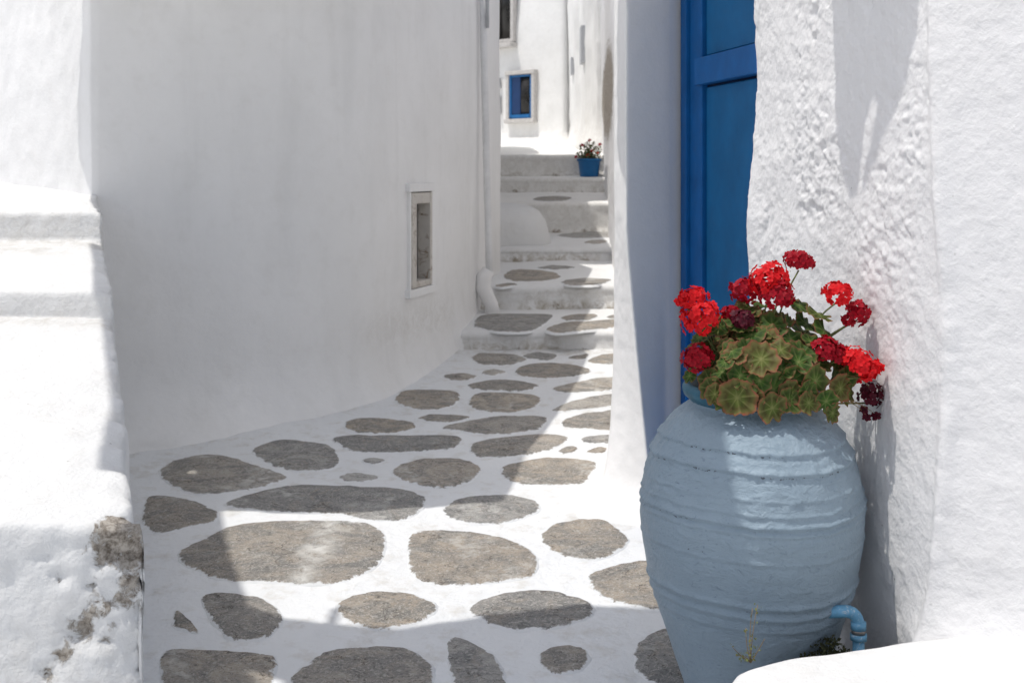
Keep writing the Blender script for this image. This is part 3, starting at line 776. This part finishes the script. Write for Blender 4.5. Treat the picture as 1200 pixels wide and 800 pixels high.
# forked slab added out of view, outlined to throw the pointed shadow
zc = 1.62
def onwall(u, v):
    y = 1.9 / ((u - 600) / F + .2); p = at(u, v, y); return sun_to(p, zc)[:2]
polyA = [onwall(975, -60), onwall(977, 60), onwall(980, 130), onwall(984, 190), onwall(996, 236), onwall(1004, 228), onwall(1008, 190), onwall(1013, 150), onwall(1022, 118), onwall(1030, 120), onwall(1027, 160), onwall(1014, 205), onwall(1010, 225), onwall(1030, 180), onwall(1050, 125), onwall(1062, 90), onwall(1072, 30), onwall(1078, -60)]
P = np.array(polyA); n = len(P)
V = [(*p, zc) for p in P] + [(*p, zc + .05) for p in P]
base = [(1.35, 4.35), (1.45, 3.65)]
f = [tuple(range(n))[::-1], tuple(range(n, 2 * n))] + [(i, (i + 1) % n, n + (i + 1) % n, n + i) for i in range(n)]
o = obj('shadow_slab', local(V, rh), f, M_far, rh, smooth=False)
pa, pb = P[0], P[-1]
V, f = slab([tuple(pa), tuple(pb), (1.5, float(pb[1])), (1.5, float(pa[1]))], zc + .003, zc + .053, .005, 1, .1, .0, 4)
obj('shadow_slab', local(V, rh), f, M_far, rh)

# ledge in the right foreground
lz = -1.28
V, f = slab([(1.75, 3.46), (1.30, 3.44), (1.075, 3.40), (.885, 3.335), (.68, 3.26), (.565, 3.18), (.515, 3.05), (.49, 2.6), (.48, 1.6), (1.9, 1.6)][::-1], -2.0, lz, .045, 18, .02, .005, 12,
            lambda x, y: .012 * sstep(.9, 1.5, x) + .010 * fbm(x, y, 0 * x, 3, 3, 510))
tag(obj('wall_ledge', V, f, M_step), 'low sunlit whitewashed ledge in the right foreground in front of the jar', 'ledge')

# ------------------------------------------------------------------ canvas awning added out of view to shade the near lane and half the jar
za = 2.3
ge = [(-.96, 4.56), (-.85, 4.49), (-.70, 4.44), (-.42, 4.385), (-.12, 4.49), (.285, 4.585), (.53, 4.54), (1.2, 4.50), (1.04, 4.05), (.885, 3.62), (.67, 3.2), (.30, 2.3), (.2, 1.2), (-.8, 1.2), (-.74, 3.6), (-.74, 4.00), (-.95, 4.10)]
P = np.array([sun_to((x, y, float(gz0(x, y))), za)[:2] for x, y in ge]); n = len(P)
aw = empty('sun_blocker', (float(P[:, 0].mean()), -.6, -1.95), 'canvas awning added out of view to shade the near lane', 'blocker')
V = [(*p, za) for p in P] + [(*p, za + .012) for p in P]
f = [tuple(range(n))[::-1], tuple(range(n, 2 * n))] + [(i, (i + 1) % n, n + (i + 1) % n, n + i) for i in range(n)]
obj('canvas', local(V, aw), f, M_canvas, aw, smooth=False)
fl = [(-1.50, 6.12), (-1.33, 5.64), (-1.17, 5.1), (-.97, 4.57), (-.90, 4.4), (-.90, 4.08), (-.82, 4.0), (-.78, 3.6), (-.90, 3.6), (-1.01, 4.12), (-1.27, 4.92), (-1.50, 5.66), (-1.66, 6.12)]  # extra sheet added to close sunlit gaps beside the side stairs' shadow
Q = [sun_to((x, y, float(gz0(x, y))), za + .02)[:2] for x, y in fl]; n = len(Q)
V = [(*p, za + .02) for p in Q] + [(*p, za + .03) for p in Q]
f = [tuple(range(n))[::-1], tuple(range(n, 2 * n))] + [(i, (i + 1) % n, n + (i + 1) % n, n + i) for i in range(n)]
obj('blocker_flap', local(V, aw), f, M_canvas, aw, smooth=False)
for xx in (P[:, 0].min() + .3, P[:, 0].max() - .65):
    V, f = tube([(xx, -.9, za + .035), (xx, 4.2, za + .035)], .02, 8); obj('rafter', local(V, aw), f, M_pole, aw)
    V, f = tube([(xx, -.6, -1.97), (xx, -.6, za + .03)], .03, 8); obj('pole', local(V, aw), f, M_pole, aw)

# ------------------------------------------------------------------ jar
JX, JY = .753, 3.9
jz = lambda v: -(v - HV) / F * JY
SIL = [(826, 70), (812, 74), (800, 79), (770, 90), (742, 99), (715, 108), (690, 116), (660, 123), (625, 129), (592, 131), (560, 127), (535, 121), (515, 113), (500, 104), (488, 94), (478, 82), (472, 73), (466, 69), (460, 69)]
zb = float(gz0(JX, JY)) + .002
jar = empty('ceramic_jar', (JX, JY, zb), 'tall blue-grey painted clay jar with rope bands holding red geraniums by the door', 'jar')
sil = np.array([(-(v - HV) / F * JY, r / F * JY * .985) for v, r in SIL])
cz = catmull(sil, 14)
cz = resample(cz, .0045)
nj = 280; th = np.linspace(0, 2 * math.pi, nj, endpoint=False)
Rj = np.repeat(cz[None, :, 1], nj, 0); Zj = np.repeat(cz[None, :, 0], nj, 0); Th = np.repeat(th[:, None], len(cz), 1)
wav = .005 * np.sin(Th * 2 + 1) + .004 * fbm(np.cos(Th), np.sin(Th), Th * 0, 6, 3, 599) + .004 * np.sin(Th * 3 + 2)
pit = np.zeros_like(Rj)
for (bz, wd, am, nt2) in ((-.822, .0075, .0075, 1), (-.875, .0085, .009, 1), (-.893, .004, .003, 0), (-.992, .005, .004, 0), (-1.022, .0075, .008, 1), (-1.045, .006, .005, 0), (-1.13, .006, .003, 0), (-1.265, .009, .007, 1), (-1.30, .008, .006, 0), (-1.34, .006, .003, 0), (-.95, .005, .002, 0)):
    prof_ = np.exp(-((Zj - bz - wav) / wd) ** 2)
    notch = (1 + .30 * np.sin(Th * 110 + 5 * np.sin(Th * 5)) * nt2) * (.8 + .35 * fbm(np.cos(Th) * 2, np.sin(Th) * 2, Zj, 2, 3, int(-bz * 1000)))
    Rj = Rj + am * 1.1 * prof_ * notch
    Rj -= am * .35 * np.exp(-((Zj - bz - wav + 1.9 * wd) / wd) ** 2)
    if nt2: pit = np.maximum(pit, (.52 + .22 * fbm(np.cos(Th), np.sin(Th), Zj * 2, 5, 3, 620)) * np.exp(-((Zj - bz - wav + 1.2 * wd) / (wd * .8)) ** 2))
Xj = np.cos(Th); Yj = np.sin(Th)
Rj += .0030 * fbm(Xj * .33, Yj * .33, Zj, 6, 3, 601) + .0016 * fbm(Xj * .33, Yj * .33, Zj * 2.2, 22, 4, 602)
cr = (1 - np.abs(fbm(Xj * .33, Yj * .33, Zj * 1.6, 13, 4, 603)) * 4.5)
Rj += .0036 * np.clip(cr, 0, 1) ** 2 * sstep(-1.2, -.95, Zj)
for (u, v) in ((935, 706), (945, 704), (922, 719), (942, 717), (950, 716), (930, 718), (800, 640), (812, 642)):
    ph = math.asin(max(-1, min(1, (u - 880) / 118.))); zt = -(v - HV) / F * (JY - .31 * math.cos(ph)); tt_ = -math.pi / 2 + ph
    pit = np.maximum(pit, 1.1 * np.exp(-(((Th - 2 * math.pi - tt_ + math.pi) % (2 * math.pi) - math.pi) / .014) ** 2 - ((Zj - zt) / .004) ** 2))
V = np.stack([JX + Rj * Xj, JY + Rj * Yj, Zj], -1); V[..., 2] = np.maximum(V[..., 2], zb)
V = V.reshape(-1, 3); Fj = [tuple(q) for q in gridf(nj, len(cz), True)]
Fj.append(tuple(i * len(cz) for i in range(nj))[::-1])
obj('jar_body', local(V, jar), Fj, M_jar, jar, {'pit': pit.ravel(), 'low': .0 * pit.ravel()})
zl = -.686
rp = [(.183, zl - .045), (.192, zl - .034), (.206, zl - .022), (.213, zl - .008), (.214, zl + .006), (.208, zl + .016), (.198, zl + .018), (.184, zl + .008), (.172, zl - .012), (.165, zl - .045), (.165, zl - .12)]
rp = resample(catmull(rp, 5), .006); nr_ = 96; th = np.linspace(0, 2 * math.pi, nr_, endpoint=False)
R_ = np.repeat(rp[None, :, 0], nr_, 0); Z_ = np.repeat(rp[None, :, 1], nr_, 0); T_ = np.repeat(th[:, None], len(rp), 1)
R_ = R_ + .003 * fbm(np.cos(T_), np.sin(T_), Z_, 2.5, 3, 610); Z_ = Z_ + .003 * fbm(np.cos(T_), np.sin(T_), Z_, 2.5, 3, 611)
obj('jar_rim', local(np.stack([JX + R_ * np.cos(T_), JY + R_ * np.sin(T_), Z_], -1).reshape(-1, 3), jar), gridf(nr_, len(rp), True), M_rim, jar)
V, f = tube([(JX, JY, zl - .07), (JX, JY, zl - .035)], [.176, .170], 32); obj('soil', local(V, jar), f, M_soil, jar)

# ------------------------------------------------------------------ geranium
ger = empty('geranium', (JX, JY, zl - .04), 'bushy geranium with scarlet flower heads growing out of the blue-grey jar', 'potted plant')
GL = np.array(ger.location)
def leaf_mesh(seed, lobes=9):
    r_ = np.random.RandomState(seed); ns, nr = 54, 6; V = [(0, 0, 0)]; rad = [0.]; ve = [1.]
    cup = r_.uniform(-.10, .16); ph = r_.uniform(0, 6)
    for i in range(1, nr + 1):
        t = i / nr
        for s in range(ns):
            a = 2 * math.pi * s / ns
            notch = 1 - .55 * math.exp(-((((a - math.pi * 1.5 + math.pi) % (2 * math.pi)) - math.pi) / .22) ** 2)
            rr = (1 + .06 * math.cos(lobes * 1.0 * (a - math.pi / 2)) + .02 * math.cos(27 * a) + .03 * math.sin(5 * a + ph) + .05 * math.sin(2 * a + ph)) * (1 if t < .35 else 1)
            rr = t * ((1 - t) + t * rr) * ((1 - t * .6) + t * .6 * notch + 0)
            z = .075 * math.cos(lobes * (a - math.pi / 2)) * t ** 1.4 + cup * t * t + .12 * math.sin(2 * a + ph) * t * t + .10 * math.sin(3 * a + ph * 2) * t ** 3 + .035 * math.sin(11 * a + ph) * t ** 4
            V.append((rr * math.cos(a), rr * math.sin(a), z)); rad.append(t)
            ve.append(max(0, math.cos(lobes * (a - math.pi / 2))) ** 6 * (1 - t * .75))
    Fc = [(0, 1 + s, 1 + (s + 1) % ns) for s in range(ns)]
    for i in range(nr - 1):
        for s in range(ns):
            s2 = (s + 1) % ns; Fc.append((1 + i * ns + s, 1 + (i + 1) * ns + s, 1 + (i + 1) * ns + s2, 1 + i * ns + s2))
    m = mesh('leaf', V, Fc, {'rad': rad, 'vein': ve}); m.materials.append(M_leaf); return m
LEAF = [leaf_mesh(s, l) for s, l in ((1, 9), (2, 7), (3, 9), (4, 8), (5, 7))]
def put_leaf(p, nrm, size, root=None, roll=None):
    o = link('leaf', LEAF[random.randrange(5)], None, ger)
    z = Vector(nrm).normalized(); q = z.to_track_quat('Z', 'Y')
    from mathutils import Quaternion
    q = q @ Quaternion((0, 0, 1), random.uniform(-.5, .5) if roll is None else roll)
    o.rotation_mode = 'QUATERNION'; o.rotation_quaternion = q
    o.scale = (size,) * 3; o.location = Vector(p) - ger.location
    return o
CEN = np.array([JX - .01, JY, -.60])
stem_parts = []
def add_stem(p, r=.0028, q=None):
    b0 = np.array([JX + (p[0] - JX) * .25, JY + (p[1] - JY) * .25, zl - .04])
    mid = np.array([b0[0] + (p[0] - b0[0]) * .35, b0[1] + (p[1] - b0[1]) * .35, b0[2] + (p[2] - b0[2]) * .7]) + rng.uniform(-.01, .01, 3)
    return tube(bez(b0, mid, p, 8), np.linspace(r * 1.3, r, 8), 6)
def stemobj(p, r=.0028):
    V, f = add_stem(p, r); obj('stem', local(V, ger), f, M_stem, ger)
# leaves that can be told apart in the picture: column, row, radius in px, depth in front of the axis
FL = [(892,421,24,.23),(864,466,25,.24),(857,411,15,.2),(906,458,26,.23),(956,446,22,.22),(968,470,15,.22),(940,415,19,.17),(926,397,17,.12),(936,424,17,.2),(832,446,15,.17),
      (846,436,14,.19),(960,368,16,.05),(966,388,17,.08),(936,357,15,.02),(905,382,20,.1),(880,392,18,.14),(905,478,18,.25),(842,384,14,.1),(992,444,17,.12),(808,440,9,.1),(976,484,13,.2),
      (850,424,12,.22),(915,410,16,.2),(838,462,13,.22),(868,440,16,.23),(930,445,18,.22),(888,372,14,.05),(950,400,14,.12),(820,395,12,.06),(858,370,13,.02),(975,405,15,.02),(985,455,17,.16),(958,425,17,.12),(945,380,16,.03),(978,440,16,.06),(915,375,16,.04),(898,398,17,.15),(862,415,15,.21),(826,425,13,.12),(995,462,13,.1),(948,472,14,.24),(890,446,15,.24),(925,350,11,.0),(872,392,15,.1),(916,433,15,.22),(880,464,16,.235),(926,460,15,.235),(946,458,14,.23),(834,456,15,.2),(848,470,13,.225),(896,440,14,.2),(870,425,13,.21),(982,425,14,.1),(925,470,16,.24),(876,410,14,.2)]
for (u, v, r, d) in FL:
    y = JY - d; p = at(u, v, y)
    nrm = (p - CEN) / np.linalg.norm(p - CEN); nrm = nrm * .8 + np.array([-.1, -.3, .7 if v < 440 else .35]) + rng.uniform(-.35, .35, 3)
    if v > 440: nrm = nrm + np.array([0, -.35, -.1])
    put_leaf(p, nrm, r / F * y * (.93 if r > 18 else 1.0))
for k in range(105):
    a = rng.uniform(0, 2 * math.pi); el = rng.uniform(-.25, 1.35); rr = rng.uniform(.5, .97)
    dv = np.array([math.cos(a) * math.cos(el), math.sin(a) * math.cos(el), math.sin(el)])
    p = CEN + dv * np.array([.215, .21, .20]) * rr
    if p[2] < zl + .0 and math.hypot(p[0] - JX, p[1] - JY) < .2: p[2] = zl + .02
    nrm = dv * .7 + np.array([0, -.1, .6]) + rng.uniform(-.35, .35, 3)
    put_leaf(p, nrm, rng.uniform(.028, .048))
    if k % 2 == 0: stemobj(p, .0022)

def head_mesh(rad, seed, nfl, flat=1., m=M_red):
    r_ = np.random.RandomState(seed); V, Fc, A = [], [], []
    for k in range(nfl):
        t = (k + .5) / nfl; ct = 1 - 1.55 * t; ph = k * 2.39996 + r_.uniform(-.2, .2)
        st = math.sqrt(max(0, 1 - ct * ct)); n = np.array([st * math.cos(ph), st * math.sin(ph), ct])
        c = n * rad * r_.uniform(.72, 1.08) * np.array([1, 1, flat])
        n = n + r_.uniform(-.3, .3, 3); n /= np.linalg.norm(n)
        a = np.cross(n, [0.3, .5, .8]); a /= np.linalg.norm(a); b = np.cross(n, a)
        pl = r_.uniform(.0115, .0145); off = r_.uniform(0, 6)
        for q in range(5):
            an = off + q * 2 * math.pi / 5 + r_.uniform(-.12, .12)
            d = math.cos(an) * a + math.sin(an) * b; e = np.cross(n, d); cu = r_.uniform(.1, .5)
            wd = pl * .44
            pts = [c + 0 * d, c + d * pl * .5 + e * wd + n * pl * .18 * cu, c + d * pl * .9 + e * wd * .75 + n * pl * cu * .6, c + d * pl * 1.02 + n * pl * cu * .75, c + d * pl * .9 - e * wd * .75 + n * pl * cu * .6, c + d * pl * .5 - e * wd + n * pl * .18 * cu]
            o = len(V); V += pts; A += [0., .6, .9, 1., .9, .6]
            Fc += [(o, o + 1, o + 2, o + 3), (o, o + 3, o + 4, o + 5)]
    me = mesh('flower_head', V, Fc, {'rad': A}); me.materials.append(m); return me
HEADS = [(812,350,15,.10,M_red,.7),(821,374,21,.12,M_red,.95),(800,352,7,.1,M_red,.7),(818,420,16,.15,M_dred,.9),(873,341,15,.03,M_dred,.9),(902,328,21,.06,M_red,.85),(910,346,18,.08,M_dred,.9),
         (936,306,16,.0,M_dred,.65),(982,343,15,.03,M_red,.6),(1005,366,13,.03,M_dred,.95),(966,409,15,.14,M_dred,.8),(980,414,14,.12,M_dred,.8),(1005,428,21,.13,M_red,.8),(1024,430,9,.12,M_red,.8),(869,375,12,.12,M_wred,.8),
         (856,366,10,.08,M_dred,.6),(1020,464,12,.08,M_wred,1.2),(994,376,6,.04,M_dred,.8)]
for k, (u, v, r, d, m, fl) in enumerate(HEADS):
    y = JY - d; p = at(u, v, y); rad = r / F * y * 1.12
    me = head_mesh(rad, 900 + k, max(10, int(85 * (r / 21.) ** 1.8)), fl, m)
    o = link('flower_head', me, None, ger, Vector(p) - ger.location)
    o.rotation_euler = (rng.uniform(-.1, .5), rng.uniform(-.3, .3) + (.5 if u > 990 else -.25 if u < 830 else 0), 0)
    stemobj(p - np.array([0, 0, rad * .6]), .0026)
# drooping withered stalks at the right
for (u0, v0, u1, v1) in ((985, 470, 1012, 478), (985, 470, 1016, 488), (985, 470, 1026, 486), (990, 440, 1020, 455)):
    V, f = tube(bez(at(u0, v0, 3.78), at((u0 + u1) / 2 + 3, (v0 + v1) / 2 - 9, 3.79), at(u1, v1, 3.8), 7), .0012, 5); obj('stem', local(V, ger), f, M_twig, ger)
for k, (u, v) in enumerate(((1015, 489), (1026, 487), (1012, 480))):
    me = head_mesh(.006, 970 + k, 5, 1, M_wred); link('flower_head', me, None, ger, Vector(at(u, v, 3.8)) - ger.location)

# ------------------------------------------------------------------ drain pipe of the jar
pp = empty('drain_pipe', tuple(at(1003, 757, 3.66)), 'short blue plastic elbow pipe coming out of the lower right side of the jar', 'pipe')
a0, a1_, a2_ = at(948, 717, 3.68), at(985, 716, 3.66), at(1004, 722, 3.655)
b1 = at(1005, 741, 3.655); b2 = at(1005, 790, 3.65)
V, f = tube(np.vstack([resample([a0, a1_], .02), bez(a1_, at(1006, 713, 3.655), at(1006, 735, 3.655), 8)[1:]]), .0185, 16); obj('elbow', local(V, pp), f, M_pvc, pp)
V, f = tube([at(1006, 728, 3.655), at(1006, 737, 3.655)], .0225, 18); obj('socket', local(V, pp), f, M_pvc, pp)
V, f = tube([at(1006, 736, 3.655), at(1006, 742, 3.655)], .0205, 18); obj('metal_ring', local(V, pp), f, M_metal, pp)
V, f = tube([at(1006, 742, 3.655), at(1006, 749, 3.655)], .0245, 18); obj('nut', local(V, pp), f, M_pvc, pp)
V, f = tube([at(1006, 748, 3.655), at(1006, 850, 3.65)], .0175, 16); obj('riser', local(V, pp), f, M_pvc, pp)

# weeds
def weed(name, base, tips, label, nleaf, seed):
    r_ = np.random.RandomState(seed); e = empty(name, tuple(base), label, 'weed')
    for tp in tips:
        mid = (np.array(base) + tp) / 2 + r_.uniform(-.012, .012, 3)
        V, f = tube(bez(base, mid, tp, 7), np.linspace(.0014, .0008, 7), 5); obj('stem', local(V, e), f, M_twig, e)
    VV, FF = [], []
    for k in range(nleaf):
        tp = tips[r_.randint(len(tips))]; t = r_.uniform(.12, 1) ** 1.1
        p = np.array(base) * (1 - t) + np.array(tp) * t + r_.uniform(-.007, .007, 3)
        a = r_.normal(size=3); a /= np.linalg.norm(a); b = np.cross(a, r_.normal(size=3)); b /= np.linalg.norm(b)
        s = r_.uniform(.004, .009); o = len(VV); VV += [p, p + a * s * .6 + b * s * .4, p + a * s * 1.3, p + a * s * .6 - b * s * .4]; FF.append((o, o + 1, o + 2, o + 3))
    obj('leaves', local(VV, e), FF, M_weed, e, smooth=False)
weed('dry_weed', at(880, 776, 3.33), [at(882, 712, 3.33), at(888, 708, 3.36), at(858, 757, 3.3), at(896, 748, 3.31), at(874, 735, 3.34), at(862, 768, 3.31)], 'thin dry weed growing behind the ledge against the foot of the jar', 75, 21)
r_ = np.random.RandomState(5); VV, FF = [], []
for k in range(900):
    c = np.array([.93 + r_.normal() * .06, 3.62 + r_.normal() * .06, -1.46]); c[2] += .10 * math.exp(-((c[0] - .93) ** 2 + (c[1] - 3.62) ** 2) / .006) * r_.uniform(.3, 1)
    a = r_.normal(size=3); a[2] = abs(a[2]); a /= np.linalg.norm(a); b = np.cross(a, r_.normal(size=3)); b /= np.linalg.norm(b)
    s = r_.uniform(.006, .014); o = len(VV); VV += [c, c + a * s * .6 + b * s * .35, c + a * s * 1.3, c + a * s * .6 - b * s * .35]; FF.append((o, o + 1, o + 2, o + 3))
me_ = tag(obj('moss', VV, FF, M_moss, smooth=False), 'dark mossy growth in the gap between jar, pipe and ledge', 'moss', kind='stuff')
V, f = slab([(.72, 3.45), (1.14, 3.45), (1.14, 3.8), (.72, 3.8)], -1.9, -1.47, .02, 3, .03, .008, 6)
tag(obj('soil_bed', V, f, M_soil), kind='structure')

# ------------------------------------------------------------------ pipe and conduit on the left wall end
vp = empty('rain_pipe', tuple(at(572, 330, 10.4)), 'thin white painted rain pipe running down the end of the left wall', 'pipe')
V, f = tube([at(564.5, -60, 9.88), at(567, 60, 9.88), at(570, 180, 9.88), at(573, 300, 9.88), at(573.5, 320, 9.88)], .028, 12); obj('pipe_length', local(V, vp), f, M_pipe, vp)
V, f = tube([at(570.5, -60, 9.84), at(571.2, 33, 9.84)], .015, 10); obj('conduit', local(V, vp), f, M_cond, vp)
V, f = tube([at(573, 316, 9.88), at(567, 326, 9.88), at(566, 337, 9.87), at(571, 348, 9.86), at(576, 357, 9.85), at(578, 372, 9.84)], [.05, .062, .066, .06, .055, .06], 14); obj('plaster_bend', local(V, vp), f, M_pill, vp)
V, f = box(*sorted([at(580.2, 0, 11.05)[0], at(582, 0, 11.05)[0]]), 11.02, 11.3, at(0, 296, 11.05)[2], at(0, 250, 11.05)[2]); 
obj('wall_slot', local(V, lh), f, M_dark, lh)

# white lump bench on the lane stairs
def superq(c, r, e=4., n=48, m=32, seed=0, amp=.01, skew=0.):
    th = np.linspace(0, 2 * math.pi, n, endpoint=False); ph = np.linspace(-math.pi / 2, math.pi / 2, m)
    T, Ph = np.meshgrid(th, ph, indexing='ij'); s = lambda a, e_: np.sign(a) * np.abs(a) ** (2 / e_)
    x = s(np.cos(Ph), e) * s(np.cos(T), e); y = s(np.cos(Ph), e) * s(np.sin(T), e); z = s(np.sin(Ph), e)
    x = x * (1 + skew * (.5 - .5 * z))
    V = np.stack([c[0] + r[0] * x, c[1] + r[1] * y, c[2] + r[2] * z], -1)
    V += (amp * fbm(V[..., 0], V[..., 1], V[..., 2], 4, 3, seed))[..., None] * np.array([1, 1, 1])
    return V.reshape(-1, 3), gridf(n, m, True)
V, f = superq((-.10, 12.75, -.68), (.42, .72, .34), 3.6, 56, 40, 3, .02, .30)
tag(obj('plaster_bench', V, f, M_step), 'rounded white plaster bench block at the left of the lane stairs', 'bench')

# blue flower pot at the head of the stairs
zp = -.078
pc = at(690.5, 208, 15.72)
fp = empty('flower_pot', (float(pc[0]), 15.72, zp), 'small bright blue pot with a flowering plant on the top stair', 'flower pot')
pr = [(.0, 0), (.112, 0), (.118, .01), (.140, .19), (.142, .196), (.158, .198), (.160, .228), (.148, .230), (.140, .20), (0, .19)]
V = []; nf = 28
for i in range(nf):
    a = 2 * math.pi * i / nf
    for r0, z0 in pr: V.append((r0 * math.cos(a), r0 * math.sin(a), z0))
obj('pot', V, gridf(nf, len(pr), True), M_potb, fp)
pl = empty('pot_plant', (float(pc[0]), 15.72, zp + .2), 'sparse reddish green plant growing in the small bright blue pot', 'potted plant')
r_ = np.random.RandomState(8); VV, FF = [], []
M_pleaf = simple('small_dull_leaf', (.075, .09, .03), .7, 30, .5)
for k in range(620):
    dv = r_.normal(size=3); dv /= np.linalg.norm(dv); dv[2] = abs(dv[2]); c = dv * np.array([.19, .16, .25]) * r_.uniform(.25, 1)
    c[2] = c[2] + .02; cl = vn(c[0] * 14, c[1] * 14, c[2] * 14, 4)
    if cl < -.25 and r_.rand() < .8: continue
    a = r_.normal(size=3); a /= np.linalg.norm(a); b = np.cross(a, r_.normal(size=3)); b /= np.linalg.norm(b)
    s = r_.uniform(.016, .034); o = len(VV); VV += [c, c + a * s * .6 + b * s * .5, c + a * s * 1.3, c + a * s * .6 - b * s * .5]; FF.append((o, o + 1, o + 2, o + 3))
obj('foliage', VV, FF, M_pleaf, pl, smooth=False)
for k, (x, z) in enumerate(((-.17, .05), (-.09, .20), (.0, .26), (.13, .21), (.03, .13), (-.02, .07), (.10, .10))):
    V, f = tube(bez((0, 0, 0), (x * .5, 0, z * .7), (x, -.06, z), 6), .004, 5); obj('stem', V, f, M_twig, pl)
    me = head_mesh(.019, 990 + k, 8, .8, M_dred if k < 4 else M_red); o = link('flower_head', me, None, pl, (x, -.07, z))
V, f = superq((.13, 15.95, -.02), (.08, .05, .07), 2.2, 16, 12, 6, .01)

# ------------------------------------------------------------------ far houses
fh = empty('far_house', (0, 24, .4), 'sunlit white house at the top of the lane with a small blue window', 'house')
pA, pB = np.array([-3.2, 27.0]), np.array([.99, 22.8])
path = route([([tuple(pA), tuple(pB)], .12), ([tuple(pB), (1.6, 24.5), (1.6, 30), (-3.2, 30), tuple(pA)], 1.)])
zsf = np.arange(-.2, 5.2, .12)
fdisp = lambda X, Y, Z: .05 * fbm(X, Y, Z, .8, 3, 701) + .012 * fbm(X, Y, Z, 4, 3, 702)
ffl = lambda X, Y, Z: .25 * np.clip(1 - (Z - .45) / .35, 0, 1) ** 3
W, Fc, A = prism(path, zsf, fdisp, ffl, None, lambda X, Y, Z: {'smudge': .35 * sstep(.9, .5, Z)})
obj('wall', local(W, fh), Fc, M_far, fh, A)
tdir = (pB - pA) / np.linalg.norm(pB - pA)
Ff = wall_frame(pA, pB)
def fa(u):     # distance along far wall for a picture column
    k = (u - 600) / F; s = (k * pA[1] - pA[0]) / (tdir[0] - k * tdir[1]); return s, pA[1] + tdir[1] * s
def fbox(name, u0, u1, v0, v1, d0, d1, m, par, bev=.01):
    s0, y0 = fa(u0); s1, y1 = fa(u1); ym = (y0 + y1) / 2
    V, f = box(s0, s1, d0, d1, (HV - v1) / F * ym, (HV - v0) / F * ym, Ff); o = obj(name, local(V, fh), f, m, par); return bevel(o, bev) if bev else o
OFF = .05
bw = fbox('window', 600.5, 626.5, 88, 139, OFF - .10, OFF + .015, M_dark, fh, 0)
fbox('window_surround', 597, 600.4, 84, 144, OFF - .1, OFF + .06, M_stonefr, bw); fbox('window_surround', 626.8, 630.3, 84, 144, OFF - .1, OFF + .06, M_stonefr, bw)
fbox('window_surround', 596.5, 630.6, 83, 87.8, OFF - .1, OFF + .075, M_stonefr, bw); fbox('window_sill', 596, 631, 139.5, 144.5, OFF - .1, OFF + .09, M_stonefr, bw)
fbox('window_frame', 600.6, 602.6, 88.2, 139, OFF - .05, OFF + .04, M_fwin, bw); fbox('window_frame', 624.5, 626.6, 88.2, 139, OFF - .05, OFF + .04, M_fwin, bw)
fbox('window_frame', 602.8, 624.3, 88.2, 90.5, OFF - .05, OFF + .038, M_fwin, bw); fbox('window_frame', 602.8, 624.3, 134.5, 139, OFF - .05, OFF + .042, M_fwin, bw)
fbox('shutter', 602.9, 613, 90.8, 134.2, OFF - .02, OFF + .028, M_fshut, bw)
dw = fbox('window', 584, 603, -40, 47, OFF - .10, OFF + .015, M_dark, fh, 0)
fbox('window_frame', 602.4, 606, -40, 48, OFF - .05, OFF + .06, M_stonefr, dw); fbox('window_frame', 580, 606.2, 46.8, 51, OFF - .05, OFF + .065, M_stonefr, dw); fbox('window_sill', 578, 607, 51.8, 57, OFF - .05, OFF + .16, M_stonefr, dw)
fbox('window_frame', 580, 588, -40, 46.5, OFF - .05, OFF + .05, M_stonefr, dw)
for v0, v1 in ((92, 104), (113.5, 134)): fbox('wall_plate', 583, 588.6, v0, v1, OFF - .02, OFF + .05, M_cond, fh)

nh = empty('neighbour_house', (1.6, 20, .2), 'white house with worn lumpy walls on the right of the upper stairs', 'house')
path = route([([(4.4, 23.2), (1.03, 23.1)], .6), ([(1.03, 23.1), (1.10, 21.4), (1.18, 21.3), (1.16, 19.6), (1.27, 19.4), (1.23, 17.7)], .06), ([(1.23, 17.7), (4.4, 17.7), (4.4, 23.2)], .6)])
W, Fc, A = prism(path, np.arange(-.3, 4.6, .07), lambda X, Y, Z: .05 * fbm(X, Y, Z, 1.2, 3, 711) + .02 * fbm(X, Y, Z, 4, 3, 712), lambda X, Y, Z: .12 * np.clip(1 - (Z - .4) / .5, 0, 1) ** 2, None, lambda X, Y, Z: {'smudge': .3 * sstep(1.2, .5, Z)})
obj('wall', local(W, nh), Fc, M_far, nh, A)
for (y0, y1, z0, z1) in ((20.0, 20.5, 1.75, 2.35), (21.8, 22.1, 1.7, 2.0)):
    V, f = box(.98, 1.30, y0, y1, z0, z1); V = np.array(V); V[:, 0] = np.where(V[:, 0] < 1.2, 1.118 if y0 < 21 else 1.04, 1.4)
    obj('wall_niche', local(V, nh), f, M_cond, nh, smooth=False)
# house side across the upper lane, left, throwing the shade over the top stairs
V, f = slab([(-4.6, 16.2), (-.62, 16.2), (-.62, 21.5), (-4.6, 21.5)], -.2, 3.2, .04, 2, .3, .01, 9)
uh = tag(obj('upper_left_house', V, f, M_far), 'white house hidden behind the left wall beside the top stairs', 'house')
